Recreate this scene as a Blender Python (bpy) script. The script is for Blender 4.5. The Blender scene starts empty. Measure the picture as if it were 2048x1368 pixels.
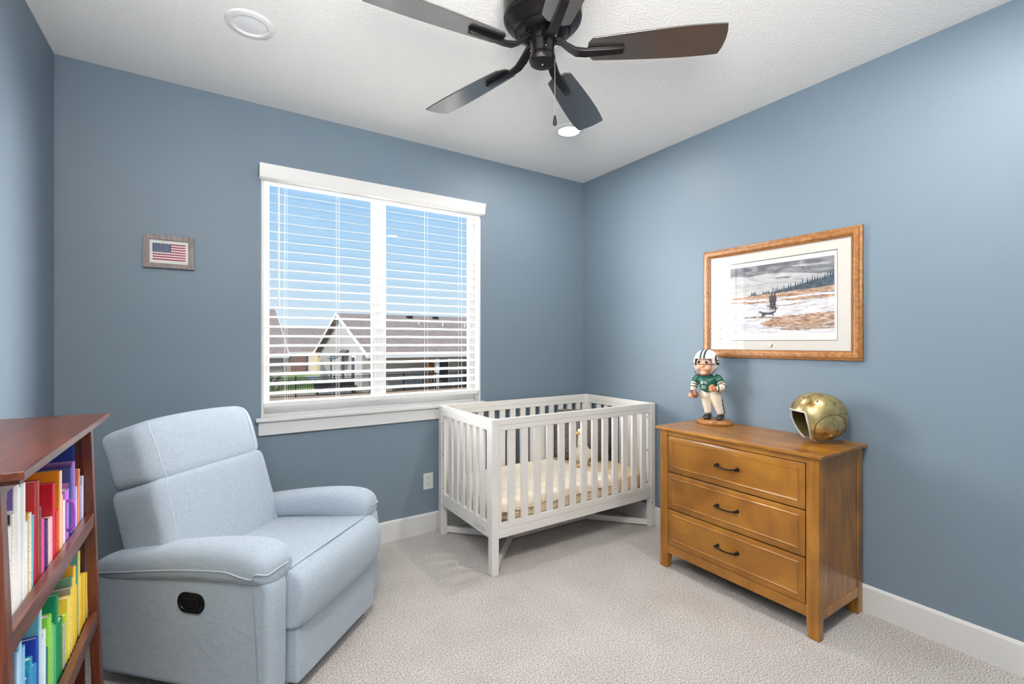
import bpy, bmesh, math, random
from mathutils import Vector, Matrix
R = math.radians
sc = bpy.context.scene
C = sc.collection
random.seed(7)

# ------------------------------------------------------------------ materials
def srgb(r, g, b):
    f = lambda c: c / 12.92 if c <= .04045 else ((c + .055) / 1.055) ** 2.4
    return (f(r / 255), f(g / 255), f(b / 255), 1)

def new_mat(name):
    m = bpy.data.materials.new(name); m.use_nodes = True
    nt = m.node_tree; b = nt.nodes['Principled BSDF']
    return m, nt, b

def nd(nt, t, **kw):
    n = nt.nodes.new(t)
    for k, v in kw.items():
        if hasattr(n, k): setattr(n, k, v)
        else: n.inputs[k].default_value = v
    return n

def coords(nt, scale=(1, 1, 1), src='Object', rot=(0, 0, 0)):
    tc = nd(nt, 'ShaderNodeTexCoord'); mp = nd(nt, 'ShaderNodeMapping')
    mp.inputs['Scale'].default_value = scale; mp.inputs['Rotation'].default_value = rot
    nt.links.new(tc.outputs[src], mp.inputs['Vector'])
    return mp.outputs['Vector']

def ramp(nt, fac, stops):
    r = nd(nt, 'ShaderNodeValToRGB'); e = r.color_ramp.elements
    while len(e) < len(stops): e.new(.5)
    for i, (p, c) in enumerate(stops): e[i].position = p; e[i].color = c
    nt.links.new(fac, r.inputs['Fac']); return r.outputs['Color']

def mixc(c, k):
    return (c[0] * k, c[1] * k, c[2] * k, 1)

def M(name, col, rough=.5, metal=0, spec=.5, var=0, scale=(20, 20, 20), detail=3, bump=0, bscale=None, coat=0, src='Object', sheen=0):
    """plain material: colour with a little noise variation and an optional noise bump"""
    m, nt, b = new_mat(name)
    b.inputs['Roughness'].default_value = rough; b.inputs['Metallic'].default_value = metal
    b.inputs['Specular IOR Level'].default_value = spec; b.inputs['Coat Weight'].default_value = coat
    if sheen: b.inputs['Sheen Weight'].default_value = sheen
    if var:
        n = nd(nt, 'ShaderNodeTexNoise'); n.inputs['Detail'].default_value = detail; n.inputs['Scale'].default_value = 1
        nt.links.new(coords(nt, scale, src), n.inputs['Vector'])
        c = ramp(nt, n.outputs['Fac'], [(.3, mixc(col, 1 - var)), (.7, mixc(col, 1 + var))])
        nt.links.new(c, b.inputs['Base Color'])
    else:
        b.inputs['Base Color'].default_value = col
    if bump:
        n2 = nd(nt, 'ShaderNodeTexNoise'); n2.inputs['Scale'].default_value = 1; n2.inputs['Detail'].default_value = 3
        nt.links.new(coords(nt, bscale or scale, src), n2.inputs['Vector'])
        bp = nd(nt, 'ShaderNodeBump'); bp.inputs['Strength'].default_value = bump; bp.inputs['Distance'].default_value = .002
        nt.links.new(n2.outputs['Fac'], bp.inputs['Height']); nt.links.new(bp.outputs['Normal'], b.inputs['Normal'])
    return m

def wood(name, dark, light, rough=.35, scale=(3, 3, 40), coat=0, blotch=.25, dist=2.):
    m, nt, b = new_mat(name)
    v = coords(nt, scale)
    n = nd(nt, 'ShaderNodeTexNoise'); n.inputs['Scale'].default_value = 1; n.inputs['Detail'].default_value = 5; n.inputs['Distortion'].default_value = dist
    nt.links.new(v, n.inputs['Vector'])
    n2 = nd(nt, 'ShaderNodeTexNoise'); n2.inputs['Scale'].default_value = 7; n2.inputs['Detail'].default_value = 2
    nt.links.new(coords(nt), n2.inputs['Vector'])
    c1 = ramp(nt, n.outputs['Fac'], [(.3, dark), (.7, light)])
    c2 = ramp(nt, n2.outputs['Fac'], [(.3, (1 - blotch,) * 3 + (1,)), (.7, (1, 1, 1, 1))])
    mx = nd(nt, 'ShaderNodeMix', data_type='RGBA', blend_type='MULTIPLY'); mx.inputs['Factor'].default_value = 1
    nt.links.new(c1, mx.inputs['A']); nt.links.new(c2, mx.inputs['B'])
    nt.links.new(mx.outputs['Result'], b.inputs['Base Color'])
    b.inputs['Roughness'].default_value = rough; b.inputs['Coat Weight'].default_value = coat; b.inputs['Coat Roughness'].default_value = .15
    return m

def emit(name, col, s):
    m, nt, b = new_mat(name)
    b.inputs['Base Color'].default_value = (.8, .8, .8, 1)
    b.inputs['Emission Color'].default_value = col; b.inputs['Emission Strength'].default_value = s
    return m

def clear_glass(name, ior=1.45, tint=(1, 1, 1, 1), boost=1.0):
    m = bpy.data.materials.new(name); m.use_nodes = True; nt = m.node_tree; nt.nodes.clear()
    t = nd(nt, 'ShaderNodeBsdfTransparent'); t.inputs['Color'].default_value = tint
    g = nd(nt, 'ShaderNodeBsdfGlossy'); g.inputs['Roughness'].default_value = .01
    lw = nd(nt, 'ShaderNodeLayerWeight'); lw.inputs['Blend'].default_value = .5
    pw = nd(nt, 'ShaderNodeMath', operation='POWER'); pw.inputs[1].default_value = 5; nt.links.new(lw.outputs['Facing'], pw.inputs[0])
    f0 = ((ior - 1) / (ior + 1)) ** 2
    f = nd(nt, 'ShaderNodeMath', operation='MULTIPLY_ADD'); f.inputs[1].default_value = 1 - f0; f.inputs[2].default_value = f0; nt.links.new(pw.outputs[0], f.inputs[0])
    mx = nd(nt, 'ShaderNodeMixShader'); o = nd(nt, 'ShaderNodeOutputMaterial')
    nt.links.new(f.outputs[0], mx.inputs[0]); nt.links.new(t.outputs[0], mx.inputs[1]); nt.links.new(g.outputs[0], mx.inputs[2])
    nt.links.new(mx.outputs[0], o.inputs['Surface'])
    return m

# walls: eggshell paint
def wall_paint():
    m, nt, b = new_mat('blue_grey_wall_paint')
    n = nd(nt, 'ShaderNodeTexNoise'); n.inputs['Scale'].default_value = 220; n.inputs['Detail'].default_value = 2
    nt.links.new(coords(nt), n.inputs['Vector'])
    bp = nd(nt, 'ShaderNodeBump'); bp.inputs['Strength'].default_value = .12; bp.inputs['Distance'].default_value = .001
    nt.links.new(n.outputs['Fac'], bp.inputs['Height']); nt.links.new(bp.outputs['Normal'], b.inputs['Normal'])
    b.inputs['Base Color'].default_value = WALLC
    b.inputs['Roughness'].default_value = .5; b.inputs['Specular IOR Level'].default_value = .35
    return m
WALLC = (.155, .206, .258, 1)

def ceiling_paint():
    m, nt, b = new_mat('textured_ceiling_paint')
    n = nd(nt, 'ShaderNodeTexNoise'); n.inputs['Scale'].default_value = 85; n.inputs['Detail'].default_value = 3; n.inputs['Roughness'].default_value = .6
    nt.links.new(coords(nt), n.inputs['Vector'])
    r = ramp(nt, n.outputs['Fac'], [(.42, (0, 0, 0, 1)), (.6, (1, 1, 1, 1))])
    bp = nd(nt, 'ShaderNodeBump'); bp.inputs['Strength'].default_value = .32; bp.inputs['Distance'].default_value = .004
    nt.links.new(r, bp.inputs['Height']); nt.links.new(bp.outputs['Normal'], b.inputs['Normal'])
    b.inputs['Base Color'].default_value = (.80, .795, .78, 1); b.inputs['Roughness'].default_value = .9
    return m

def carpet_mat():
    m, nt, b = new_mat('grey_beige_carpet')
    v = coords(nt)
    n = nd(nt, 'ShaderNodeTexNoise'); n.inputs['Scale'].default_value = 190; n.inputs['Detail'].default_value = 3; n.inputs['Roughness'].default_value = .7
    nt.links.new(v, n.inputs['Vector'])
    n2 = nd(nt, 'ShaderNodeTexNoise'); n2.inputs['Scale'].default_value = 3.5; n2.inputs['Detail'].default_value = 3
    nt.links.new(v, n2.inputs['Vector'])
    c1 = ramp(nt, n.outputs['Fac'], [(.34, srgb(104, 98, 95)), (.5, srgb(180, 174, 170)), (.64, srgb(240, 236, 233))])
    c2 = ramp(nt, n2.outputs['Fac'], [(.35, (.9, .89, .88, 1)), (.65, (1, 1, 1, 1))])
    mx = nd(nt, 'ShaderNodeMix', data_type='RGBA', blend_type='MULTIPLY'); mx.inputs['Factor'].default_value = 1
    nt.links.new(c1, mx.inputs['A']); nt.links.new(c2, mx.inputs['B']); nt.links.new(mx.outputs['Result'], b.inputs['Base Color'])
    bp = nd(nt, 'ShaderNodeBump'); bp.inputs['Strength'].default_value = .55; bp.inputs['Distance'].default_value = .005
    nt.links.new(n.outputs['Fac'], bp.inputs['Height']); nt.links.new(bp.outputs['Normal'], b.inputs['Normal'])
    b.inputs['Roughness'].default_value = 1; b.inputs['Specular IOR Level'].default_value = .1; b.inputs['Sheen Weight'].default_value = .15
    return m

def heather(name, base, var=.16):
    """woven fabric of two yarn tones"""
    m, nt, b = new_mat(name)
    n = nd(nt, 'ShaderNodeTexNoise'); n.inputs['Scale'].default_value = 1; n.inputs['Detail'].default_value = 4; n.inputs['Roughness'].default_value = .75
    nt.links.new(coords(nt, (130, 110, 620)), n.inputs['Vector'])
    c = ramp(nt, n.outputs['Fac'], [(.32, mixc(base, 1 - var * 1.5)), (.5, base), (.68, mixc(base, 1 + var))])
    nt.links.new(c, b.inputs['Base Color'])
    n3 = nd(nt, 'ShaderNodeTexNoise'); n3.inputs['Scale'].default_value = 9; n3.inputs['Detail'].default_value = 2; n3.inputs['Distortion'].default_value = 1.2
    nt.links.new(coords(nt, (1, 1, 1.6)), n3.inputs['Vector'])
    ad = nd(nt, 'ShaderNodeMath', operation='MULTIPLY_ADD'); ad.inputs[1].default_value = .12
    nt.links.new(n.outputs['Fac'], ad.inputs[0]); nt.links.new(n3.outputs['Fac'], ad.inputs[2])
    bp = nd(nt, 'ShaderNodeBump'); bp.inputs['Strength'].default_value = .28; bp.inputs['Distance'].default_value = .010
    nt.links.new(ad.outputs[0], bp.inputs['Height']); nt.links.new(bp.outputs['Normal'], b.inputs['Normal'])
    b.inputs['Roughness'].default_value = .95; b.inputs['Specular IOR Level'].default_value = .15; b.inputs['Sheen Weight'].default_value = .25
    return m

# ------------------------------------------------------------------ mesh helpers
class B:
    """collects geometry for one mesh object"""
    def __init__(s): s.v = []; s.f = []; s.mi = []; s.cur = 0
    def add(s, vs, fs):
        o = len(s.v); s.v += [tuple(p) for p in vs]
        for f in fs: s.f.append([i + o for i in f]); s.mi.append(s.cur)
        return s
    def box(s, x0, x1, y0, y1, z0, z1):
        v = [(x, y, z) for z in (z0, z1) for y in (y0, y1) for x in (x0, x1)]
        return s.add(v, [(0, 2, 3, 1), (4, 5, 7, 6), (0, 1, 5, 4), (2, 6, 7, 3), (0, 4, 6, 2), (1, 3, 7, 5)])
    def hexa(s, p8):
        return s.add(p8, [(0, 2, 3, 1), (4, 5, 7, 6), (0, 1, 5, 4), (2, 6, 7, 3), (0, 4, 6, 2), (1, 3, 7, 5)])
    def bar(s, a, b, w, h, up=(0, 0, 1)):
        a = Vector(a); b = Vector(b); d = (b - a).normalized(); u = Vector(up)
        sd = d.cross(u).normalized(); u = sd.cross(d)
        v = [p + sd * i * w / 2 + u * j * h / 2 for p in (a, b) for j in (-1, 1) for i in (-1, 1)]
        return s.add(v, [(0, 2, 3, 1), (4, 5, 7, 6), (0, 1, 5, 4), (2, 6, 7, 3), (0, 4, 6, 2), (1, 3, 7, 5)])
    def tube(s, pts, r, n=8, closed=False):
        pts = [Vector(p) for p in pts]; k = len(pts); vs = []; fs = []
        rr = r if isinstance(r, (list, tuple)) else [r] * k
        t0 = (pts[1] - pts[0]).normalized(); nrm = t0.orthogonal().normalized()
        for i, p in enumerate(pts):
            if closed: t = (pts[(i + 1) % k] - pts[i - 1]).normalized()
            else: t = (pts[min(i + 1, k - 1)] - pts[max(i - 1, 0)]).normalized()
            nrm = (nrm - t * nrm.dot(t)).normalized(); bn = t.cross(nrm)
            vs += [p + (nrm * math.cos(a) + bn * math.sin(a)) * rr[i] for a in [2 * math.pi * j / n for j in range(n)]]
        for i in range(k if closed else k - 1):
            i2 = (i + 1) % k
            fs += [(i * n + j, i * n + (j + 1) % n, i2 * n + (j + 1) % n, i2 * n + j) for j in range(n)]
        if not closed: fs += [tuple(range(n - 1, -1, -1)), tuple((k - 1) * n + j for j in range(n))]
        return s.add(vs, fs)
    def lathe(s, prof, n=32, cx=0, cy=0, sx=1, sy=1):
        vs = []; fs = []
        for r, z in prof: vs += [(cx + r * sx * math.cos(2 * math.pi * j / n), cy + r * sy * math.sin(2 * math.pi * j / n), z) for j in range(n)]
        for i in range(len(prof) - 1): fs += [(i * n + j, i * n + (j + 1) % n, (i + 1) * n + (j + 1) % n, (i + 1) * n + j) for j in range(n)]
        if prof[0][0] > 1e-6: fs.append(tuple(range(n - 1, -1, -1)))
        if prof[-1][0] > 1e-6: fs.append(tuple((len(prof) - 1) * n + j for j in range(n)))
        return s.add(vs, fs)
    def loft(s, rings, closed_ring=True, caps=True):
        n = len(rings[0]); vs = [p for r in rings for p in r]; fs = []
        for i in range(len(rings) - 1):
            fs += [(i * n + j, i * n + (j + 1) % n, (i + 1) * n + (j + 1) % n, (i + 1) * n + j) for j in range(n if closed_ring else n - 1)]
        if caps: fs += [tuple(range(n - 1, -1, -1)), tuple((len(rings) - 1) * n + j for j in range(n))]
        return s.add(vs, fs)
    def grid(s, fn, nu, nv):
        vs = [fn(i / nu, j / nv) for i in range(nu + 1) for j in range(nv + 1)]; w = nv + 1
        return s.add(vs, [(i * w + j, (i + 1) * w + j, (i + 1) * w + j + 1, i * w + j + 1) for i in range(nu) for j in range(nv)])
    def prism(s, poly, fn):
        """poly: list of 2d points; fn(p, 0|1) -> 3d"""
        n = len(poly); vs = [fn(p, 0) for p in poly] + [fn(p, 1) for p in poly]
        return s.add(vs, [tuple(range(n - 1, -1, -1)), tuple(range(n, 2 * n))] + [(j, (j + 1) % n, n + (j + 1) % n, n + j) for j in range(n)])
    def ell(s, c, r, n=16, m=10, rot=None, ex=1.0):
        vs = []; fs = []; c = Vector(c); sg = lambda a: math.copysign(abs(a) ** ex, a)
        for i in range(1, m):
            t = math.pi * i / m
            for j in range(n):
                a = 2 * math.pi * j / n
                p = Vector((r[0] * sg(math.sin(t)) * sg(math.cos(a)), r[1] * sg(math.sin(t)) * sg(math.sin(a)), r[2] * sg(math.cos(t))))
                vs.append(c + (rot @ p if rot else p))
        top = len(vs); p = Vector((0, 0, r[2])); vs.append(c + (rot @ p if rot else p)); p = -p; vs.append(c + (rot @ p if rot else p))
        for i in range(m - 2): fs += [(i * n + j, (i + 1) * n + j, (i + 1) * n + (j + 1) % n, i * n + (j + 1) % n) for j in range(n)]
        fs += [(top, j, (j + 1) % n) for j in range(n)]; o = (m - 2) * n
        fs += [(top + 1, o + (j + 1) % n, o + j) for j in range(n)]
        return s.add(vs, fs)
    def sq(s, c, ax, h, n=7, k=12, fn=None):
        """cushion: cube sphere with exponent n, axes ax, half sizes h; fn(p) may bend the unit point"""
        bm = bmesh.new(); bmesh.ops.create_cube(bm, size=2)
        bmesh.ops.subdivide_edges(bm, edges=bm.edges[:], cuts=k, use_grid_fill=True)
        c = Vector(c); ax = [Vector(a) for a in ax]; vs = []
        for v in bm.verts:
            p = v.co; q = (abs(p.x) ** n + abs(p.y) ** n + abs(p.z) ** n) ** (1 / n); p = p / q
            p = Vector((p.x * h[0], p.y * h[1], p.z * h[2]))
            if fn: p = fn(p)
            vs.append(c + ax[0] * p.x + ax[1] * p.y + ax[2] * p.z)
        bm.verts.index_update(); fs = [[v.index for v in f.verts] for f in bm.faces]; bm.free()
        return s.add(vs, fs)
    def text(s, body, size, org, ux, uy, lift=.0006, ext=.0003, align='CENTER', fn=None):
        cu = bpy.data.curves.new('lettering', 'FONT'); cu.body = body; cu.size = size; cu.align_x = align; cu.align_y = 'CENTER'; cu.extrude = ext; cu.resolution_u = 3
        o = bpy.data.objects.new('lettering', cu); C.objects.link(o); dg = bpy.context.evaluated_depsgraph_get()
        me = bpy.data.meshes.new_from_object(o.evaluated_get(dg)); org = Vector(org); ux = Vector(ux).normalized(); uy = Vector(uy).normalized(); uz = ux.cross(uy)
        vs = []
        for v in me.vertices:
            p = org + ux * v.co.x + uy * v.co.y + uz * (v.co.z + lift)
            vs.append(fn(p, v.co) if fn else p)
        s.add(vs, [list(p.vertices) for p in me.polygons])
        bpy.data.objects.remove(o); bpy.data.meshes.remove(me); bpy.data.curves.remove(cu)
        return s

def obj(name, b, mat, parent=None, bev=0, seg=2, smooth=None, sub=0, kind=None, label=None, solid=0):
    me = bpy.data.meshes.new(name); me.from_pydata(b.v, [], b.f); me.validate()
    mats = mat if isinstance(mat, (list, tuple)) else [mat]
    for m in mats: me.materials.append(m)
    if len(mats) > 1 and len(me.polygons) == len(b.mi):
        for p, i in zip(me.polygons, b.mi): p.material_index = i
    bm = bmesh.new(); bm.from_mesh(me)
    bmesh.ops.recalc_face_normals(bm, faces=bm.faces[:])
    bm.to_mesh(me); bm.free()
    o = bpy.data.objects.new(name, me); C.objects.link(o)
    if smooth is None: smooth = bool(bev) or bool(sub)
    if smooth:
        for p in me.polygons: p.use_smooth = True
        if not sub and smooth != 'all':
            try: me.set_sharp_from_angle(angle=R(40))
            except Exception: pass
    if solid: md = o.modifiers.new('shell', 'SOLIDIFY'); md.thickness = solid; md.offset = -1
    if bev:
        md = o.modifiers.new('bev', 'BEVEL'); md.width = bev; md.segments = seg; md.limit_method = 'ANGLE'; md.angle_limit = R(40); md.harden_normals = True
    if sub: md = o.modifiers.new('sub', 'SUBSURF'); md.levels = sub; md.render_levels = sub
    if parent: o.parent = parent
    if kind: o['kind'] = kind
    if label: o['label'] = label
    return o

def thing(name, label, cat, loc=(0, 0, 0), rz=0, group=None):
    o = bpy.data.objects.new(name, None); C.objects.link(o); o.empty_display_size = .05
    o.location = loc; o.rotation_euler = (0, 0, rz); o['label'] = label; o['category'] = cat
    if group: o['group'] = group
    return o

def tag(o, label, cat, group=None):
    o['label'] = label; o['category'] = cat
    if group: o['group'] = group
    return o

def struct(name, b, mat, label=None, **k):
    return obj(name, b, mat, kind='structure', label=label, **k)

# ------------------------------------------------------------------ shared materials
PAINT = wall_paint()
CEIL = ceiling_paint()
CARPET = carpet_mat()
TRIMW = M('white_trim_paint', srgb(218, 217, 216), .35)
VINYL = M('white_window_vinyl', srgb(226, 226, 225), .4)
BLINDW = M('white_blind_slat', srgb(230, 230, 228), .45)
CRIBW = M('white_crib_lacquer', srgb(226, 223, 218), .38, var=.015, scale=(4, 4, 4))
GLASS = clear_glass('window_glass', 1.3)
BLACKP = M('black_plastic', srgb(12, 12, 13), .4)
STEEL = M('bolt_steel', srgb(120, 118, 115), .35, metal=.9)

XL, XR, YB, YF, ZC = -.635, 2.752, 3.103, -.25, 2.743

# ------------------------------------------------------------------ room shell
floor = struct('floor', B().box(XL - .1, XR + .1, YF - .1, YB + .1, -.2, 0), CARPET, 'grey beige carpet floor')
struct('ceiling', B().box(XL - .1, XR + .1, YF - .1, YB + .1, ZC, ZC + .25), CEIL, 'white textured ceiling')
struct('wall_left', B().box(XL - .14, XL, YF - .14, YB + .16, -.2, ZC + .2), PAINT, 'blue grey wall at the left')
struct('wall_right', B().box(XR, XR + .14, YF - .14, YB + .16, -.2, ZC + .2), PAINT, 'blue grey wall behind the dresser')
WX0, WX1, WZ0, WZ1 = .252, 1.722, .895, 2.36
b = B()
b.box(XL, WX0, YB, YB + .16, -.2, ZC + .2); b.box(WX1, XR, YB, YB + .16, -.2, ZC + .2)
b.box(WX0, WX1, YB, YB + .16, -.2, WZ0); b.box(WX0, WX1, YB, YB + .16, WZ1, ZC + .2)
struct('wall_back', b, PAINT, 'blue grey wall with the window')
# wall behind the photographer, with a cased door opening
b = B(); DX0, DX1 = .1, .95
b.box(XL, DX0, YF - .14, YF, -.2, ZC + .2); b.box(DX1, XR, YF - .14, YF, -.2, ZC + .2); b.box(DX0, DX1, YF - .14, YF, 2.05, ZC + .2)
struct('wall_front', b, PAINT, 'blue grey wall with the doorway')
d1 = struct('door_1', B().box(DX0 + .03, DX1 - .03, YF - .11, YF - .07, .01, 2.03), TRIMW, 'white door of the room', bev=.003)
b = B(); b.box(DX0 - .07, DX0 + .01, YF, YF + .018, 0, 2.05); b.box(DX1 - .01, DX1 + .07, YF, YF + .018, 0, 2.05); b.box(DX0 - .09, DX1 + .09, YF, YF + .02, 2.04, 2.14)
struct('trim_1', b, TRIMW, 'white door casing', bev=.003)

def baseboard(name, p0, p1, nrm, label):
    prof = [(0, 0), (.014, 0), (.014, .124), (.011, .132), (.004, .136), (0, .136)]
    n = Vector(nrm); b = B()
    b.loft([[Vector(p) + n * d + Vector((0, 0, z)) for d, z in prof] for p in (p0, p1)])
    struct(name, b, TRIMW, label)
baseboard('baseboard_back', (XL, YB, 0), (XR, YB, 0), (0, -1, 0), 'white baseboard under the window')
baseboard('baseboard_right', (XR, YB - .014, 0), (XR, YF + .014, 0), (-1, 0, 0), 'white baseboard behind the dresser')
baseboard('baseboard_left', (XL, YF + .014, 0), (XL, YB - .014, 0), (1, 0, 0), 'white baseboard behind the bookcase')
baseboard('baseboard_front', (DX1 + .07, YF, 0), (XR, YF, 0), (0, 1, 0), 'white baseboard beside the doorway')

# ------------------------------------------------------------------ window
win = bpy.data.objects.new('window_1', None); C.objects.link(win); win['kind'] = 'structure'; win['label'] = 'white twin window behind the blinds'
win.location = (.987, YB, .9)
WO = Vector(win.location)
def loc(b, o):
    b.v = [(p[0] - o[0], p[1] - o[1], p[2] - o[2]) for p in b.v]; return b
b = B()                                              # painted reveal
b.box(WX0, WX0 + .012, YB, YB + .16, WZ0, WZ1); b.box(WX1 - .012, WX1, YB, YB + .16, WZ0, WZ1); b.box(WX0, WX1, YB, YB + .16, WZ1 - .012, WZ1)
obj('jamb', loc(b, WO), TRIMW, win)
def ring(b, x0, x1, z0, z1, w, y0, y1, wb=None):
    wb = wb or w
    b.box(x0, x0 + w, y0, y1, z0, z1); b.box(x1 - w, x1, y0, y1, z0, z1); b.box(x0 + w, x1 - w, y0, y1, z0, z0 + wb); b.box(x0 + w, x1 - w, y0, y1, z1 - w, z1)
    return b
FW0, FW1, FZ0, FZ1 = WX0 + .012, WX1 - .012, .915, WZ1 - .012
obj('window_frame', loc(ring(B(), FW0, FW1, FZ0, FZ1, .018, YB + .075, YB + .14, .04).box(FW0, FW1, YB + .08, YB + .14, .894, .914), WO), VINYL, win, bev=.002)
b = B(); b.box(.945, .998, YB + .072, YB + .14, FZ0 + .03, FZ1 - .018); b.box(.966, .976, YB + .066, YB + .08, FZ0 + .03, FZ1 - .018)
obj('mullion', loc(b, WO), VINYL, win, bev=.002)
for x0, x1 in ((FW0 + .016, .948), (.995, FW1 - .016)):
    sash = obj('sash', loc(ring(B(), x0, x1, FZ0 + .036, FZ1 - .016, .026 if x0 > .5 else .022, YB + .08, YB + .12, .032), WO), VINYL, win, bev=.003)
    obj('pane', loc(B().box(x0 + .02, x1 - .02, YB + .098, YB + .102, FZ0 + .06, FZ1 - .04), WO), GLASS, sash)
for x, z in ((.972, 1.90), (.972, 1.42)):
    b = B(); b.box(x - .008, x + .008, YB + .058, YB + .075, z, z + .075); b.box(x - .004, x + .004, YB + .045, YB + .06, z + .02, z + .1)
    obj('sash_lock', loc(b, WO), VINYL, win, bev=.002)
# stool and apron
b = B(); b.box(.222, 1.752, YB - .035, YB + .10, .878, .899)
struct('trim_2', b, TRIMW, 'white window stool', bev=.004)
struct('trim_3', B().box(.236, 1.738, YB - .018, YB, .797, .878), TRIMW, 'white apron under the window stool', bev=.003)

# blinds
bl = thing('window_blind', 'white horizontal slat blind with wand covering the window', 'blind', (.987, YB, 2.34))
BO = Vector(bl.location)
prof = [(.012, 2.301), (.052, 2.303), (.056, 2.312), (.057, 2.325), (.060, 2.352), (.068, 2.368), (.070, 2.380), (.012, 2.380)]
b = B(); b.loft([[(x, YB - d, z) for d, z in prof] for x in (.238, 1.732)])
b.box(.238, .25, YB - .055, YB, 2.303, 2.375); b.box(1.72, 1.732, YB - .055, YB, 2.303, 2.375)
obj('valance', loc(b, BO), TRIMW, bl, bev=.0015)
obj('headrail', loc(B().box(.268, 1.706, YB + .008, YB + .058, 2.297, 2.342), BO), BLINDW, bl, bev=.002)
TILT = R(15.5); YS = YB + .034; W2 = .025
for i in range(22):
    z = 2.238 - i * .0572
    fr = lambda u, v: (.266 + u * 1.442, YS + math.cos(TILT) * W2 * (2 * v - 1), z + math.sin(TILT) * W2 * (2 * v - 1) + .0008 * (1 - (2 * v - 1) ** 2) + .0005 * math.sin(u * 40 + i))
    b = B(); b.grid(fr, 24, 6)
    obj('slat', loc(b, BO), BLINDW, bl, solid=.0022, smooth=True)
obj('bottom_rail', loc(B().box(.266, 1.708, YS - .025, YS + .025, .957, .985), BO), BLINDW, bl, bev=.004)
for x in (.383, .688, 1.297, 1.567):
    b = B()
    for dy in (-.027, .027): b.tube([(x, YS + dy, .97), (x, YS + dy, 2.30)], .0008, 5)
    b.tube([(x + .012, YS, .97), (x + .012, YS, 2.30)], .0007, 5)
    obj('ladder_cord', loc(b, BO), BLINDW, bl)
b = B(); b.tube([(.343, YB - .012, 1.562), (.343, YB - .012, 1.60), (.343, YB - .012, 2.31)], [.0055, .0042, .0042], 8)
obj('tilt_wand', loc(b, BO), BLINDW, bl, smooth=True)

# ------------------------------------------------------------------ outlet
t = thing('wall_outlet', 'white duplex outlet plate on the wall left of the crib', 'outlet', (1.298, YB, .361))
obj('cover_plate', B().box(-.037, .037, -.006, 0, -.058, .058), TRIMW, t, bev=.003)
for dz in (-.022, .022):
    b = B(); b.prism([(.017 * math.cos(a), max(-.0135, min(.0135, .017 * math.sin(a)))) for a in [2 * math.pi * i / 24 for i in range(24)]], lambda p, k: (p[0], -.006 - .003 * k, dz + p[1]))
    so = obj('socket', b, M('socket_white', srgb(215, 214, 210), .35), t, bev=.001)
    b = B()
    for dx in (-.006, .006): b.box(dx - .001, dx + .001, -.0094, -.0088, dz - .003, dz + .006)
    obj('slot', b, BLACKP, so)

# ------------------------------------------------------------------ recessed ceiling lights
def can(x, y, lit, label):
    t = thing('recessed_downlight', label, 'ceiling light', (x, y, ZC), 0, 'recessed ceiling lights')
    b = B(); b.lathe([(.066, -.004), (.070, -.011), (.078, -.012), (.094, -.007), (.097, -.001), (.097, 0), (.066, 0)], 48)
    obj('trim_ring', b, TRIMW, t, smooth=True)
    b = B(); b.lathe([(0, -.008), (.04, -.0075), (.068, -.005), (.068, -.001), (0, -.001)], 40)
    obj('diffuser', b, lit, t, smooth=True)
LIT = emit('lit_lens', (1, .96, .9, 1), 40); UNLIT = M('frosted_lens', srgb(226, 227, 230), .4)
can(.147, 2.345, UNLIT, 'unlit round recessed light in the ceiling above the recliner')
can(1.984, 2.376, LIT, 'glowing round recessed light beside the fan blade tip, above the crib')

# ------------------------------------------------------------------ ceiling fan
FANB = M('dark_bronze_metal', srgb(27, 25, 26), .30, metal=.6)
BLADE = M('dark_bronze_blade', srgb(34, 31, 32), .5, var=.1, scale=(4, 60, 60), coat=1)
_b = BLADE.node_tree.nodes['Principled BSDF']; _b.inputs['Coat IOR'].default_value = 2.15; _b.inputs['Coat Roughness'].default_value = .22
fan = thing('ceiling_fan', 'dark bronze five-blade ceiling fan with pull chain', 'ceiling fan', (1.06, 1.425, ZC), R(-40.4))
b = B(); b.lathe([(.10, 0), (.128, -.004), (.142, -.02), (.147, -.05), (.149, -.10), (.149, -.165), (.1475, -.176), (.143, -.178)], 64)
obj('canopy', b, FANB, fan, smooth=True)
b = B(); b.lathe([(.143, -.17), (.1435, -.181), (.139, -.187), (.132, -.189), (.112, -.215), (.103, -.222), (.098, -.222), (.092, -.230), (.078, -.238), (.07, -.238), (.064, -.232), (.05, -.232)], 64)
obj('motor_housing', b, FANB, fan, smooth=True)
b = B()
for i in range(28):
    a = 2 * math.pi * i / 28
    b.bar((.052 * math.cos(a), .052 * math.sin(a), -.236), (.072 * math.cos(a), .072 * math.sin(a), -.236), .004, .006)
obj('vent_fins', b, M('fan_fin', srgb(70, 66, 66), .35, metal=.8), fan)
b = B(); b.lathe([(.0, -.23), (.05, -.23), (.05, -.262), (.046, -.266), (.0455, -.308), (.049, -.312), (.0505, -.330), (.047, -.339), (.038, -.343), (.0, -.343)], 48)
sw = obj('switch_housing', b, FANB, fan, smooth=True)
b = B(); b.lathe([(0, -.3475), (.0035, -.347), (.005, -.3435), (.005, -.342), (0, -.342)], 16); obj('cap_screw', b, STEEL, sw, smooth=True)
for i in range(4):
    a = R(20 + 90 * i); b = B(); b.ell((.046 * math.cos(a), .046 * math.sin(a), -.298), (.0035,) * 3, 8, 6); obj('screw', b, STEEL, sw, smooth=True)
PIT = R(12); ZBL = -.302
def blade_pt(r, w, dz=0): return (r, w * math.cos(PIT) - dz * -math.sin(PIT), ZBL - w * math.sin(PIT) + dz * math.cos(PIT))
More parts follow.
